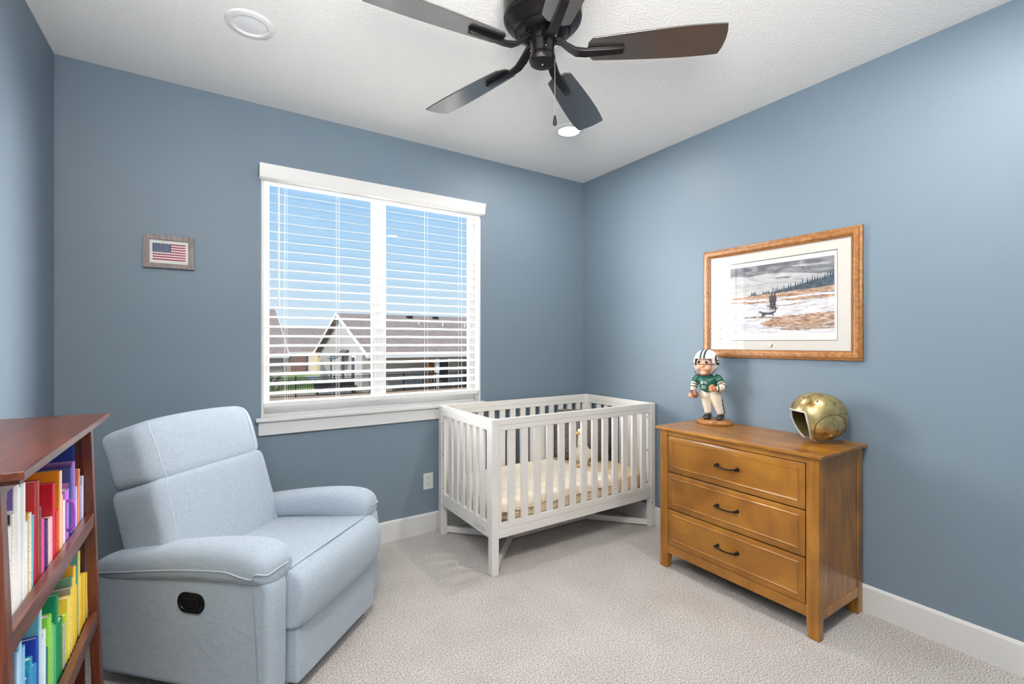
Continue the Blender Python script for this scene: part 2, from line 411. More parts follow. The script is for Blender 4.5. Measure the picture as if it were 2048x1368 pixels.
out = [(.172, -.030), (.190, -.052), (.30, -.060), (.42, -.067), (.52, -.070), (.60, -.069), (.652, -.066), (.660, -.035), (.663, 0), (.660, .035), (.652, .066), (.60, .069), (.52, .070), (.42, .067), (.30, .060), (.190, .052), (.172, .030), (.168, 0)]
for i in range(5):
    m = Matrix.Rotation(2 * math.pi * i / 5, 3, 'Z')
    b = B(); b.prism(out, lambda p, k: m @ Vector(blade_pt(p[0], p[1], .0055 * k)))
    bl_o = obj('blade', b, BLADE, fan, bev=.0015)
    b = B(); secs = []
    for r, z, w, t in ((.048, -.255, .017, .008), (.07, -.262, .018, .008), (.095, -.285, .0185, .008), (.125, -.305, .018, .008), (.16, -.311, .017, .007), (.24, -.311, .0145, .007), (.298, -.311, .0125, .007), (.304, -.309, .0115, .005)):
        k = max(0, min(1, (r - .08) / .06)) * PIT
        secs.append([m @ Vector((r, sx * w * math.cos(k), z - sx * w * math.sin(k) + sz * t)) for sx, sz in ((-1, -1), (1, -1), (1, 1), (-1, 1))])
    b.loft(secs); obj('blade_iron', b, FANB, bl_o, bev=.003, smooth=True)
c0 = Matrix.Rotation(R(40.4), 3, 'Z') @ Vector((.028, -.040, 0))
b = B()
for i in range(62): b.ell((c0.x, c0.y, -.335 - i * .0034), (.0016,) * 3, 6, 4)
pc = obj('pull_chain', b, STEEL, fan, smooth=True)
b = B(); b.lathe([(0, -.545), (.003, -.547), (.0045, -.556), (.0075, -.568), (.0078, -.576), (.005, -.583), (0, -.584)], 16, c0.x, c0.y)
obj('chain_fob', b, FANB, pc, smooth=True)

# ------------------------------------------------------------------ framed pictures
FLAGW = wood('weathered_grey_wood', srgb(118, 106, 104), srgb(158, 145, 142), .7, (60, 60, 6), blotch=.12)
def frame4(b, y0, y1, z0, z1, w, prof, P):
    """mitred frame; prof: (inset, depth) list around the section; P(u, v, d) -> point"""
    cs = [(y0, z0, 1, 1), (y1, z0, -1, 1), (y1, z1, -1, -1), (y0, z1, 1, -1)]
    n = len(prof)
    rings = [[P(u + a * i, v + c * i, d) for i, d in prof] for u, v, a, c in cs]
    vs = [p for r in rings for p in r]; fs = []
    for k in range(4):
        k2 = (k + 1) % 4
        fs += [(k * n + j, k * n + (j + 1) % n, k2 * n + (j + 1) % n, k2 * n + j) for j in range(n)]
    b.add(vs, fs)
    return b
fl = thing('framed_flag', 'small American flag picture in weathered grey wood frame, left of the window', 'picture', (-.184, YB, 1.8265))
P = lambda u, v, d: (u, -d, v)
b = frame4(B(), -.11, .11, -.087, .087, .025, [(0, 0), (0, .020), (.024, .018), (.026, .010), (.026, 0)], P)
obj('frame', b, FLAGW, fl, bev=.001)
MATB = M('white_mat_board', srgb(228, 227, 222), .8)
obj('mat_board', B().box(-.087, .087, -.009, -.004, -.064, .064), MATB, fl)
b = B(); x0, x1, z0, z1 = -.071, .071, -.044, .044; hs = (z1 - z0) / 13
ms = [M('flag_red', srgb(150, 52, 62), .8), M('flag_white', srgb(232, 222, 224), .8), M('flag_blue', srgb(30, 52, 92), .8)]
for i in range(13): b.cur = i % 2; b.box(x0, x1, -.0098, -.009, z1 - (i + 1) * hs, z1 - i * hs)
b.cur = 2; xc = x0 + .55 * (x1 - x0); b.box(x0, xc, -.0103, -.009, z1 - 7 * hs, z1)
b.cur = 1
for r in range(9):
    for c in range(6 if r % 2 == 0 else 5):
        cx = x0 + (xc - x0) * ((c + (.5 if r % 2 == 0 else 1)) / 6); cz = z1 - 7 * hs * (r + .75) / 9.5
        pts = []
        for k in range(10):
            rr = .0030 if k % 2 == 0 else .0014; a = math.pi / 2 + k * math.pi / 5; pts.append((cx + rr * math.cos(a), cz + rr * math.sin(a)))
        b.prism(pts, lambda p, k: (p[0], -.0102 - .0004 * k, p[1]))
obj('flag_print', b, ms, fl)

OAK = wood('honey_oak', srgb(126, 78, 34), srgb(172, 118, 62), .38, (50, 50, 50), coat=.2, blotch=.1, dist=.6)
pic = thing('framed_print', 'large oak framed hunting print with hunter and dog in snow, above the dresser', 'picture', (XR, 1.4525, 1.5925))
P = lambda u, v, d: (-d, u, v)
hw, hh = .4475, .3425
b = frame4(B(), -hw, hw, -hh, hh, .05, [(0, 0), (0, .016), (.006, .021), (.012, .021), (.015, .026), (.03, .027), (.037, .023), (.041, .018), (.046, .015), (.05, .011), (.05, 0)], P)
obj('frame', b, OAK, pic, smooth=True)
frame_lip = frame4(B(), -hw + .046, hw - .046, -hh + .046, hh - .046, .01, [(0, .006), (0, .0155), (.004, .0155), (.004, .006)], P)
obj('inner_fillet', frame_lip, M('fillet_wood', srgb(120, 74, 40), .4), pic)
MAT1 = M('ivory_mat_board', srgb(208, 203, 196), .85); MAT2 = M('grey_mat_core', srgb(120, 122, 122), .85)
mo = (-.335, .3325, -.2395, .2395)      # mat opening
def slabs(b, x0, x1, z0, z1, o, d0, d1):
    b.box(-d1, -d0, x0, o[0], z0, z1); b.box(-d1, -d0, o[1], x1, z0, z1); b.box(-d1, -d0, o[0], o[1], z0, o[2]); b.box(-d1, -d0, o[0], o[1], o[3], z1)
    return b
obj('mat_board', slabs(B(), -.402, .402, -.297, .297, mo, .0075, .0095), MAT1, pic)
o2 = (mo[0] + .004, mo[1] - .004, mo[2] + .004, mo[3] - .004)
obj('inner_mat', slabs(B(), -.36, .36, -.26, .26, o2, .006, .0078), MAT2, pic)
# the print: a snowy moor, hunter and dog (coordinates u to the right as seen, v up, -1..1)
b = B(); pu, pv = .318, .2025; pc_v = .0075
def paint(name, stops, scale):
    m, nt, b = new_mat(name)
    n = nd(nt, 'ShaderNodeTexNoise'); n.inputs['Scale'].default_value = 1; n.inputs['Detail'].default_value = 6; n.inputs['Roughness'].default_value = .62; n.inputs['Distortion'].default_value = 1.1
    nt.links.new(coords(nt, scale, rot=(R(-7), 0, 0)), n.inputs['Vector'])
    nt.links.new(ramp(nt, n.outputs['Fac'], [(p, srgb(*c)) for p, c in stops]), b.inputs['Base Color']); b.inputs['Roughness'].default_value = .8; return m
PM = [M('print_paper', srgb(222, 221, 217), .8),
      paint('print_sky', [(.3, (140, 142, 148)), (.5, (182, 182, 184)), (.7, (206, 204, 200))], (1, 7, 26)),
      paint('print_storm', [(.3, (84, 86, 96)), (.48, (112, 114, 120)), (.62, (150, 150, 152)), (.75, (186, 184, 180))], (1, 7, 24)),
      paint('print_pine', [(.35, (46, 58, 68)), (.55, (72, 86, 98)), (.7, (110, 122, 134))], (1, 60, 60)),
      paint('print_hill', [(.35, (96, 106, 124)), (.55, (134, 144, 158)), (.7, (186, 190, 200))], (1, 22, 60)),
      paint('print_snow', [(.3, (158, 152, 158)), (.42, (196, 194, 202)), (.55, (222, 222, 226)), (.75, (206, 208, 216))], (1, 10, 60)),
      paint('print_grass', [(.3, (104, 76, 66)), (.42, (150, 112, 90)), (.52, (178, 146, 116)), (.60, (206, 194, 184)), (.7, (140, 96, 80))], (1, 22, 120)),
      paint('print_dark', [(.35, (52, 50, 56)), (.6, (84, 80, 86)), (.75, (120, 112, 110))], (1, 90, 90)),
      paint('print_mid', [(.3, (92, 78, 76)), (.45, (140, 116, 102)), (.55, (190, 172, 158)), (.68, (168, 128, 104))], (1, 26, 140))]
def art(poly, mi, layer):
    b.cur = mi
    b.prism([(-u * pu, v * pv + pc_v) for u, v in poly], lambda p, k: (-.0052 - .00012 * layer - .0001 * k, p[0], p[1]))
b.cur = 0; b.box(-.0052, -.003, -.34, .34, -.245, .245)
art([(-1, -1), (1, -1), (1, 1), (-1, 1)], 5, 1)
art([(-1, .12), (1, .12), (1, 1), (-1, 1)], 1, 2)
rnd = random.Random(3)
def wob(u0, u1, n, f, j): return [(u0 + (u1 - u0) * i / n, f(i / n) + rnd.uniform(-j, j)) for i in range(n + 1)]
art(wob(-1, 1, 24, lambda t: .72 - .22 * t + .05 * math.sin(9 * t), .03) + [(1, 1), (-1, 1)], 2, 3)
def strip(u0, u1, f, th, mi, layer, n=18, j=.01, endtaper=True):
    up = []; dn = []
    for i in range(n + 1):
        t = i / n; k = math.sin(math.pi * t) ** .6 if endtaper else min(1, 3 * t) ** .7
        u = u0 + (u1 - u0) * t; up.append((u, f(t) + th * k * .5 + rnd.uniform(-j, j) * k)); dn.append((u, f(t) - th * k * .5 + rnd.uniform(-j, j) * k - .001))
    art(up + dn[::-1], mi, layer)
strip(-.55, 1.02, lambda t: .64 - .06 * t + .06 * math.sin(5 * t), .10, 1, 3.6)
strip(-.9, .3, lambda t: .70 - .10 * t, .07, 1, 4.2); strip(.3, .95, lambda t: .86 - .04 * t, .05, 1, 4.4)
art([(-.1, .12)] + wob(-.1, 1, 16, lambda t: .16 + .28 * t, .02) + [(1, .05)], 4, 5)
tr = [(-.02, .12)]
for i in range(26):
    u = -.02 + 1.02 * i / 26; hgt = .16 + .34 * i / 26; k = rnd.uniform(.03, .19); tr += [(u, hgt), (u + .012, hgt + k * .5), (u + .010, hgt + k * .52), (u + .018, hgt + k), (u + .025, hgt + k * .55), (u + .023, hgt + k * .5), (u + .034, hgt + rnd.uniform(0, .03))]
art(tr + [(1, .42), (1, .22)] + wob(1, -.02, 12, lambda t: .22 - .10 * t, .015), 3, 6)
for u0, k in ((-.42, 3), (-.2, 4)):
    art([(u0, .12)] + [q for i in range(k) for q in ((u0 + .02 + i * .035, .22 + .05 * rnd.random()), (u0 + .035 + i * .035, .15))] + [(u0 + .04 + k * .035, .12)], 3, 6)
cl = lambda poly: [(min(1, u), v) for u, v in poly]
strip(-.85, 1.0, lambda t: .06 + .10 * t ** 2, .14, 6, 7, 30, .012, False)
strip(-.95, .15, lambda t: -.08 + .02 * math.sin(7 * t), .06, 6, 7); strip(.1, 1, lambda t: -.06 + .03 * t, .08, 6, 7.4, 18, .012, False)
strip(-.2, .6, lambda t: -.20 + .02 * math.sin(9 * t), .03, 8, 7)
strip(-.6, .35, lambda t: -.54 + .02 * math.sin(6 * t), .06, 8, 7)
strip(-.25, 1, lambda t: -.72 + .13 * t, .30, 6, 8, 30, .02, False)
strip(.1, 1, lambda t: -.88 + .06 * t, .14, 8, 9, 20, .015, False)
for k in range(26):
    u = rnd.uniform(-.9, .9); v = rnd.uniform(-.9, .0); w = rnd.uniform(.05, .16)
    art([(u, v), (u + w, v + .018), (u + w * 1.3, v + .04), (u + w * .5, v + .016)], rnd.choice([6, 7, 8]), 10)
for k in range(14):
    u = rnd.uniform(-.2, .9); v = rnd.uniform(-.95, -.5); w = rnd.uniform(.08, .2)
    art([(u, v), (u + w, v + .03), (u + w * .5, v + .024)], 5, 11)
# two hunters and the dog
for du, h in ((0, 0), (.055, .015)):
    art([(-.06 + du, -.33), (-.045 + du, -.33), (-.035 + du, -.2), (-.025 + du, -.33), (-.008 + du, -.32), (-.005 + du, -.12), (.012 + du, -.02), (-.002 + du, .08), (-.012 + du, .09), (-.008 + du, .12 + h), (-.010 + du, .155 + h), (-.024 + du, .175 + h), (-.038 + du, .155 + h), (-.040 + du, .12 + h), (-.036 + du, .09), (-.066 + du, .06), (-.07 + du, -.06), (-.055 + du, -.14)], 7, 12 + du * 6)
art([(-.12, -.22), (.06, -.31), (.085, -.285), (.08, -.27), (-.11, -.20)], 7, 13)
art([(-.27, -.37), (-.235, -.345), (-.21, -.375), (-.10, -.40), (-.03, -.39), (.035, -.36), (.05, -.31), (.06, -.32), (.045, -.40), (.0, -.44), (.02, -.5), (.005, -.51), (-.02, -.46), (-.14, -.46), (-.15, -.53), (-.165, -.53), (-.165, -.47), (-.20, -.53), (-.215, -.52), (-.20, -.43), (-.235, -.40), (-.265, -.395)], 7, 12)

obj('print', b, PM, pic)
b2 = B(); b2.lathe([(0, .0025), (.009, .0022), (.0122, .0012), (.0122, 0), (0, 0)], 28)
b2.v = [(-.0095 - p[2], p[0] + .0115, p[1] - .2665) for p in b2.v]
obj('medallion', b2, M('brass_medallion', srgb(205, 196, 160), .3, metal=.8), pic, smooth=True)
obj('picture_glass', B().box(-.0112, -.0102, -.40, .40, -.295, .295), clear_glass('picture_glass', 1.5), pic)

# ------------------------------------------------------------------ recliner
FAB = heather('light_blue_grey_heather', srgb(162, 175, 187))
SEAM = M('seam_thread', srgb(182, 194, 204), .9); SEAMD = M('seam_shadow_cord', srgb(128, 140, 155), .95)
A = R(-45.5); F_ = Vector((math.cos(A), math.sin(A))); L_ = Vector((-math.sin(A), math.cos(A)))
pp = F_ * -1.6 + L_ * 1.825
rc = thing('recliner', 'light blue grey fabric recliner armchair turned toward the room', 'armchair', (pp.x, pp.y, 0), A)
def smooth_pts(q, n=5):
    q = [Vector(p) for p in q]; o = []
    for i in range(len(q) - 1):
        p0, p1, p2, p3 = q[max(i - 1, 0)], q[i], q[i + 1], q[min(i + 2, len(q) - 1)]
        for k in range(n):
            t = k / n; o.append(.5 * (2 * p1 + (p2 - p0) * t + (2 * p0 - 5 * p1 + 4 * p2 - p3) * t * t + (3 * p1 - p0 - 3 * p2 + p3) * t ** 3))
    return o + [q[-1]]
def rr_section(x, yc, zc, hy, hz, n=20, e=.62):
    sg = lambda a: math.copysign(abs(a) ** e, a)
    return [(x, yc + hy * sg(math.cos(2 * math.pi * j / n)), zc + hz * sg(math.sin(2 * math.pi * j / n))) for j in range(n)]
# side panels
side = [(-.40, .05), (.335, .05), (.395, .053), (.398, .30), (.40, .44), (.394, .472), (.375, .493), (.34, .50), (.0, .48), (-.40, .44)]
for sy in (-1, 1):
    b = B(); y0, y1 = (-.395, -.292) if sy < 0 else (.292, .395)
    b.prism(side, lambda p, k: (p[0], y0 if k == 0 else y1, p[1]))
    sp = obj('side_panel', b, FAB, rc, bev=.028, seg=4)
    if sy < 0:
        b = B(); b.tube([(.352, -.3955, .085), (.344, -.3965, .25), (.334, -.396, .42), (.320, -.392, .482)], .0022, 6); obj('seam', b, SEAMD, sp, smooth=True)
        # recline lever in its oval cup
        ov = lambda r, z: [(.062 + (.031 + r) * math.cos(a) * 1.0 + math.copysign(.0255, math.cos(a)), .379 + (.034 + r) * math.sin(a)) for a in [2 * math.pi * (i + .5) / 28 for i in range(28)]]
        b = B(); b.loft([[(p[0], y, p[1]) for p in ov(r, 0)] for r, y in ((.003, -.394), (.004, -.399), (.0, -.4005), (-.006, -.3985), (-.009, -.392))], caps=False)
        b.prism(ov(-.008, 0), lambda p, k: (p[0], -.3965 - .0008 * k, p[1]))
        cup = obj('lever_cup', b, M('lever_black', srgb(7, 7, 8), .45), rc, smooth=True, label='black oval recline lever cup')
        b = B(); b.prism([(.030, .395), (.085, .398), (.092, .372), (.084, .352), (.056, .356), (.046, .362), (.040, .374), (.030, .378)], lambda p, k: (p[0], -.396 - .004 * k, p[1]))
        obj('lever', b, M('lever_satin', srgb(16, 16, 18), .35), cup, bev=.002)
    # padded arm top
    S = [(-0.44, 0.435, 0.03, 0.02), (-0.425, 0.44, 0.055, 0.036), (-0.38, 0.45, 0.074, 0.048), (-0.28, 0.468, 0.082, 0.055), (-0.12, 0.493, 0.086, 0.06), (0.04, 0.514, 0.088, 0.065), (0.15, 0.524, 0.089, 0.067), (0.23, 0.528, 0.09, 0.069), (0.29, 0.528, 0.09, 0.069), (0.335, 0.524, 0.088, 0.066), (0.368, 0.517, 0.08, 0.058), (0.388, 0.51, 0.064, 0.044), (0.397, 0.505, 0.04, 0.026)]
    yc = sy * .325
    b = B(); b.loft([rr_section(x, yc, z, hy, hz) for x, z, hy, hz in S])
    pad = obj('arm_pad', b, FAB, rc, sub=1)
    b = B(); q = []
    for x, z, hy, hz in S[1:-3]: q.append((x, yc + sy * hy * .99, z - hz * .15 - (.012 if x > .25 and x < .34 else 0)))
    for a, k in ((.350, -.001), (.377, .008), (.390, .022)): q.append((a, yc + sy * (.086 - k), .520 - k * .2))
    q += [(.399, yc + sy * .035, .523), (.3995, yc - sy * .02, .525)]
    b.tube(smooth_pts(q), .0022, 6); obj('seam', b, SEAM, pad, smooth=True)
# seat: profile (x, z) swept across, softened at both ends
def sweep_profile(prof, y0, y1, n=16, soft=.05, puff=None):
    cx = sum(p[0] for p in prof) / len(prof); cz = sum(p[1] for p in prof) / len(prof); rings = []
    for i in range(n + 1):
        t = i / n; y = y0 + (y1 - y0) * (.5 - .5 * math.cos(math.pi * t)) ; e = min(t, 1 - t) * 2
        k = 1 - soft * (1 - min(1, e * 3)) ** 2
        pf = puff * math.sin(math.pi * t) if puff else 0
        rings.append([(cx + (x - cx) * k + (pf if x > .3 else 0), y, cz + (z - cz) * k + (pf * .6 if z > .42 else 0)) for x, z in prof])
    return rings
sp = [(-.20, .30), (-.20, .42), (-.12, .442), (.02, .455), (.16, .470), (.28, .482), (.36, .488), (.395, .486), (.43, .474), (.458, .445), (.468, .40), (.462, .34), (.448, .285), (.43, .262), (.38, .258), (.20, .27), (.0, .28)]
b = B(); b.loft(sweep_profile(sp, -.300, .300, 20, .07, .014))
seat = obj('seat_cushion', b, FAB, rc, sub=1)
b = B(); b.tube([(.397 + .012 * math.sin(math.pi * i / 12), -.285 + .57 * i / 12, .4885 + .009 * math.sin(math.pi * i / 12)) for i in range(13)], .0022, 6)
obj('seam', b, SEAMD, seat, smooth=True)
b = B(); b.box(.05, .43, -.286, .286, .05, .27)
obj('footrest_panel', b, FAB, rc, bev=.014, seg=3)
b = B(); b.box(-.38, .38, -.28, .28, .045, .30); obj('base', b, FAB, rc)
# back: shell, lumbar cushion, headrest
V = Vector((-.302, 0, .953)); N = Vector((.953, 0, .302)); Y = Vector((0, 1, 0))
bot = Vector((-.088, 0, .40))
YO = Y * -.026
b = B(); b.sq(bot + V * .19 - N * .135 + YO, (N, Y, V), (.080, .290, .225), 10, 8)
obj('back_shell', b, FAB, rc, smooth='all')
def bend(p): return Vector((p.x + .014 * (1 - (p.y / .302) ** 2) , p.y, p.z))
hl, cl = (.120, .304, .215), bot + V * .200 - N * .108 + YO
lum = obj('back_cushion', B().sq(cl, (N, Y, V), hl, 13, 16, bend), FAB, rc, smooth='all')
hh_, ch = (.114, .300, .133), bot + V * .523 - N * .104 + YO
def bend2(p): return Vector((p.x + .012 * (1 - (p.y / .302) ** 2) - .018 * max(0, p.z / .125) ** 2, p.y, p.z + (.012 * (1 - (p.y / .3) ** 2) if p.z > 0 else 0)))
head = obj('headrest', B().sq(ch, (N, Y, V), hh_, 8, 14, bend2), FAB, rc, smooth='all')
def on_sq(c, h, n, fn, q):
    k = (abs(q[0]) ** n + abs(q[1]) ** n + abs(q[2]) ** n) ** (1 / n); p = fn(Vector((q[0] / k * h[0], q[1] / k * h[1], q[2] / k * h[2])))
    return c + N * p.x + Y * p.y + V * p.z
for par, c, h, n, fn in ((lum, cl, hl, 13, bend), (head, ch, hh_, 8, bend2)):
    for s in (-1, 1):
        b = B(); b.tube([on_sq(c, h, n, fn, (1, s * (.86 + (-.02 * t if par is lum else .02 * t)), t)) for t in [-.98 + .14 * i for i in range(15)]], .0022, 6)
        obj('seam', b, SEAM, par, smooth=True)

# ------------------------------------------------------------------ crib
CO = Vector((2.0465, 2.6725, 0))
cr = thing('crib', 'white slatted baby crib in the corner beside the window', 'crib', CO)
X0, X1, Y0, Y1, ZT = 1.353, 2.740, 2.30, 3.045, .90
for name, x, y in (('leg', X0, Y0), ('leg', X1 - .046, Y0), ('leg', X0, Y1 - .046), ('leg', X1 - .046, Y1 - .046)):
    b = B().box(x, x + .046, y, y + .046, 0, ZT if (x < 2 or y < 2.5) else ZT)
    lg = obj(name, loc(b, CO), CRIBW, cr, bev=.003)
    b = B(); b.box(x + .006, x + .04, y + .006, y + .04, -.002, .004); obj('foot_glide', loc(b, CO), BLACKP, lg)
def rail_x(name, y, dy, zr, x0=X0 + .046, x1=X1 - .046):
    b = B(); z0, z1, zg = zr
    b.box(x0, x1, y, y + dy, zg + .0015, z1); b.box(x0, x1, y, y + dy, z0, zg - .0015); b.box(x0, x1, y + .003, y + dy - .003, z0 + .004, z1 - .004)
    obj(name, loc(b, CO), CRIBW, cr, bev=.0015)
def rail_y(name, x, dx, zr, y0=Y0 + .046, y1=Y1 - .046):
    b = B(); z0, z1, zg = zr
    b.box(x, x + dx, y0, y1, zg + .0015, z1); b.box(x, x + dx, y0, y1, z0, zg - .0015); b.box(x + .003, x + dx - .003, y0, y1, z0 + .004, z1 - .004)
    obj(name, loc(b, CO), CRIBW, cr, bev=.0015)
TOP = (.832, ZT, .861); LOW = (.209, .294, .259)
for y in (Y0 + .004, Y1 - .028): rail_x('top_rail', y, .024, TOP); rail_x('bottom_rail', y, .024, LOW)
for x in (X0 + .004, X1 - .028): rail_y('top_rail', x, .024, TOP); rail_y('bottom_rail', x, .024, LOW)
for y in (Y0 + .007, Y1 - .025):
    for x in (X0 + .046, X1 - .068): obj('stile', loc(B().box(x, x + .022, y, y + .018, .294, .832), CO), CRIBW, cr, bev=.001)
    for i in range(13):
        x = 1.468 + i * .0945
        obj('slat', loc(B().box(x, x + .0475, y, y + .018, .29, .836), CO), CRIBW, cr, bev=.002)
for x in (X0 + .007, X1 - .025):
    for y in (Y0 + .046, Y1 - .076): obj('stile', loc(B().box(x, x + .018, y, y + .03, .294, .832), CO), CRIBW, cr, bev=.001)
    for i in range(6):
        y = 2.417 + i * .0865
        obj('slat', loc(B().box(x, x + .018, y, y + .0475, .29, .836), CO), CRIBW, cr, bev=.002)
# low trestle brace under the bed
obj('stretcher', loc(B().box(1.70, 2.40, 2.655, 2.69, .012, .052), CO), CRIBW, cr, bev=.002)
for x, y, sx, sy in ((X0 + .046, Y0 + .03, 1.715, 2.66), (X0 + .046, Y1 - .03, 1.715, 2.685), (X1 - .046, Y0 + .03, 2.385, 2.66), (X1 - .046, Y1 - .03, 2.385, 2.685)):
    obj('brace', loc(B().bar((x - .005, y, .032), (sx, sy, .032), .022, .040), CO), CRIBW, cr, bev=.002)
for x, y, z in ((X1 - .046 + .012, Y0, .178), (X0 - .0, 0, 0)):
    if z:
        b = B(); b.lathe([(0, .0015), (.005, .001), (.006, 0), (0, 0)], 12); b.v = [(x + p[0], y - p[2], z + p[1]) for p in b.v]
        obj('bolt', loc(b, CO), STEEL, cr, smooth=True)
for y, z in ((Y1 - .062, .78), (Y1 - .062, .56), (Y1 - .062, .33)):
    b = B(); b.lathe([(0, .0015), (.005, .001), (.006, 0), (0, 0)], 12); b.v = [(X0 + .007 - p[2], y + p[0], z + p[1]) for p in b.v]
    obj('bolt', loc(b, CO), STEEL, cr, smooth=True)
for z in (.80, .56, .33):
    b = B(); b.lathe([(0, .0015), (.005, .001), (.006, 0), (0, 0)], 12); b.v = [(X1 - .069 - p[2], Y0 + .016 + p[0], z + p[1]) for p in b.v]
    obj('bolt', loc(b, CO), STEEL, cr, smooth=True)
b = B(); b.box(X0 + .0038, X0 + .0045, 2.40, 2.53, .222, .252)
obj('warning_label', loc(b, CO), M('printed_label', srgb(205, 203, 198), .6, var=.25, scale=(40, 160, 260)), cr)
obj('mattress_support', loc(B().box(X0 + .03, X1 - .03, Y0 + .03, Y1 - .03, .262, .272), CO), CRIBW, cr)

# mattress with fitted sheet
def sheet_mat():
    m, nt, b = new_mat('tan_fitted_sheet')
    w = nd(nt, 'ShaderNodeTexNoise'); w.inputs['Scale'].default_value = 1; w.inputs['Detail'].default_value = 3
    nt.links.new(coords(nt, (5, 5, 75)), w.inputs['Vector'])
    b.inputs['Base Color'].default_value = srgb(222, 198, 166); b.inputs['Roughness'].default_value = .9; b.inputs['Specular IOR Level'].default_value = .15
    bp = nd(nt, 'ShaderNodeBump'); bp.inputs['Strength'].default_value = .7; bp.inputs['Distance'].default_value = .012
    nt.links.new(w.outputs['Fac'], bp.inputs['Height']); nt.links.new(bp.outputs['Normal'], b.inputs['Normal'])
    return m
mt = thing('crib_mattress', 'crib mattress in a tan fitted sheet inside the white crib', 'mattress', (2.0465, 2.6725, .272))
b = B(); b.sq((0, 0, .068), ((1, 0, 0), (0, 1, 0), (0, 0, 1)), (.655, .338, .068), 9, 16, lambda p: Vector((p.x, p.y, p.z + (.012 * (1 - (p.x / .66) ** 2) if p.z > 0 else 0))))
obj('fitted_sheet', b, sheet_mat(), mt, smooth='all')

# cream quilt with a scalloped fringe, hanging over the front edge and the near end
def quilt_mat():
    m, nt, b = new_mat('cream_crinkled_quilt')
    w = nd(nt, 'ShaderNodeTexWave'); w.inputs['Scale'].default_value = 26; w.inputs['Distortion'].default_value = 2.5; w.inputs['Detail'].default_value = 2
    nt.links.new(coords(nt, (1, .3, 1), rot=(0, 0, R(90))), w.inputs['Vector'])
    b.inputs['Base Color'].default_value = srgb(240, 228, 210); b.inputs['Roughness'].default_value = .95; b.inputs['Specular IOR Level'].default_value = .1
    bp = nd(nt, 'ShaderNodeBump'); bp.inputs['Strength'].default_value = .45; bp.inputs['Distance'].default_value = .008
    nt.links.new(w.outputs['Fac'], bp.inputs['Height']); nt.links.new(bp.outputs['Normal'], b.inputs['Normal'])
    return m
qt = thing('quilt', 'cream crinkled quilt with scalloped edge draped over the crib mattress', 'blanket', (2.0, 2.67, .42))
QO = Vector(qt.location)
def qz(x): return .272 + .136 + .012 * (1 - ((x - 2.0465) / .66) ** 2) + .006
def quilt(u, v):
    # u along x, v from back to front; distance measured on the cloth
    x = 1.375 + u * .97; dy = v * .668; yb = 2.94; y = yb - dy; z = qz(x); yf = 2.341
    scal = .010 * abs(math.sin(u * math.pi * 11))
    if y < yf:
        over = (yf - y) * (1 if v < .999 else 1) ; y = yf - .016 * min(1, over / .02) - .006 * math.sin(u * 30); z = z - over + .004 * math.sin(u * 23)
        if v > .97: z += scal
    e = 1.408
    if x < e:
        over = e - x; x = e - .014 * min(1, over / .02); z = z - over * 1.6 - .006 * math.sin(v * 30) * min(1, over * 40)
    # slanted far edge
    z += .0015 * math.sin(u * 50) * math.sin(v * 37)
    return (x, y, z)
b = B(); b.grid(lambda u, v: quilt(u * (1 - .10 * (1 - v)), v), 88, 60)
obj('cover', loc(b, QO), quilt_mat(), qt, smooth='all', solid=.006)
b = B()
for i in range(0, 89):
    p = quilt(i / 88, 1.0); b.ell((p[0], p[1] - .002, p[2] - .003), (.0065, .0045, .006), 8, 6)
for i in range(0, 46):
    p = quilt(0.0, i / 45); b.ell((p[0] - .002, p[1], p[2] - .004), (.0045, .0065, .007), 8, 6)
obj('fringe', loc(b, QO), M('cream_fringe', srgb(232, 214, 192), .95), qt, smooth='all')

# throw pillow in the far corner
def tweed():
    m, nt, b = new_mat('brown_grey_tweed')
    n = nd(nt, 'ShaderNodeTexNoise'); n.inputs['Scale'].default_value = 1; n.inputs['Detail'].default_value = 3
    nt.links.new(coords(nt, (70, 70, 160)), n.inputs['Vector'])
    n2 = nd(nt, 'ShaderNodeTexNoise'); n2.inputs['Scale'].default_value = 1; n2.inputs['Detail'].default_value = 3
    nt.links.new(coords(nt, (160, 160, 50)), n2.inputs['Vector'])
    ad = nd(nt, 'ShaderNodeMath', operation='ADD'); nt.links.new(n.outputs['Fac'], ad.inputs[0]); nt.links.new(n2.outputs['Fac'], ad.inputs[1])
    c = ramp(nt, ad.outputs[0], [(.8, srgb(66, 58, 58)), (1.0, srgb(120, 108, 104))])
    nt.links.new(c, b.inputs['Base Color']); b.inputs['Roughness'].default_value = .95
    c.node.color_ramp.elements[0].position = .42; c.node.color_ramp.elements[1].position = .58
    mu = nd(nt, 'ShaderNodeMath', operation='MULTIPLY'); mu.inputs[1].default_value = .5
    nt.links.new(ad.outputs[0], mu.inputs[0]); nt.links.new(mu.outputs[0], c.node.inputs['Fac'])
    return m
pa = R(-36)
pl = thing('throw_pillow', 'brown grey tweed throw pillow standing in the corner of the crib', 'pillow', (2.47, 2.80, .425), pa)
lean = R(-9); ax = (Vector((1, 0, 0)), Vector((0, math.cos(lean), math.sin(lean))), Vector((0, -math.sin(lean), math.cos(lean))))
def pil(p): k = 1 - .75 * max(abs(p.x) / .2, abs(p.z) / .2) ** 3; return Vector((p.x * (1 - .06 * (1 - (p.z / .2) ** 2)), p.y * max(.06, k), p.z * (1 - .06 * (1 - (p.x / .2) ** 2))))
b = B(); b.sq((0, 0, .195), ax, (.222, .085, .203), 6, 14, pil)
obj('pillow_cover', b, tweed(), pl, smooth='all')

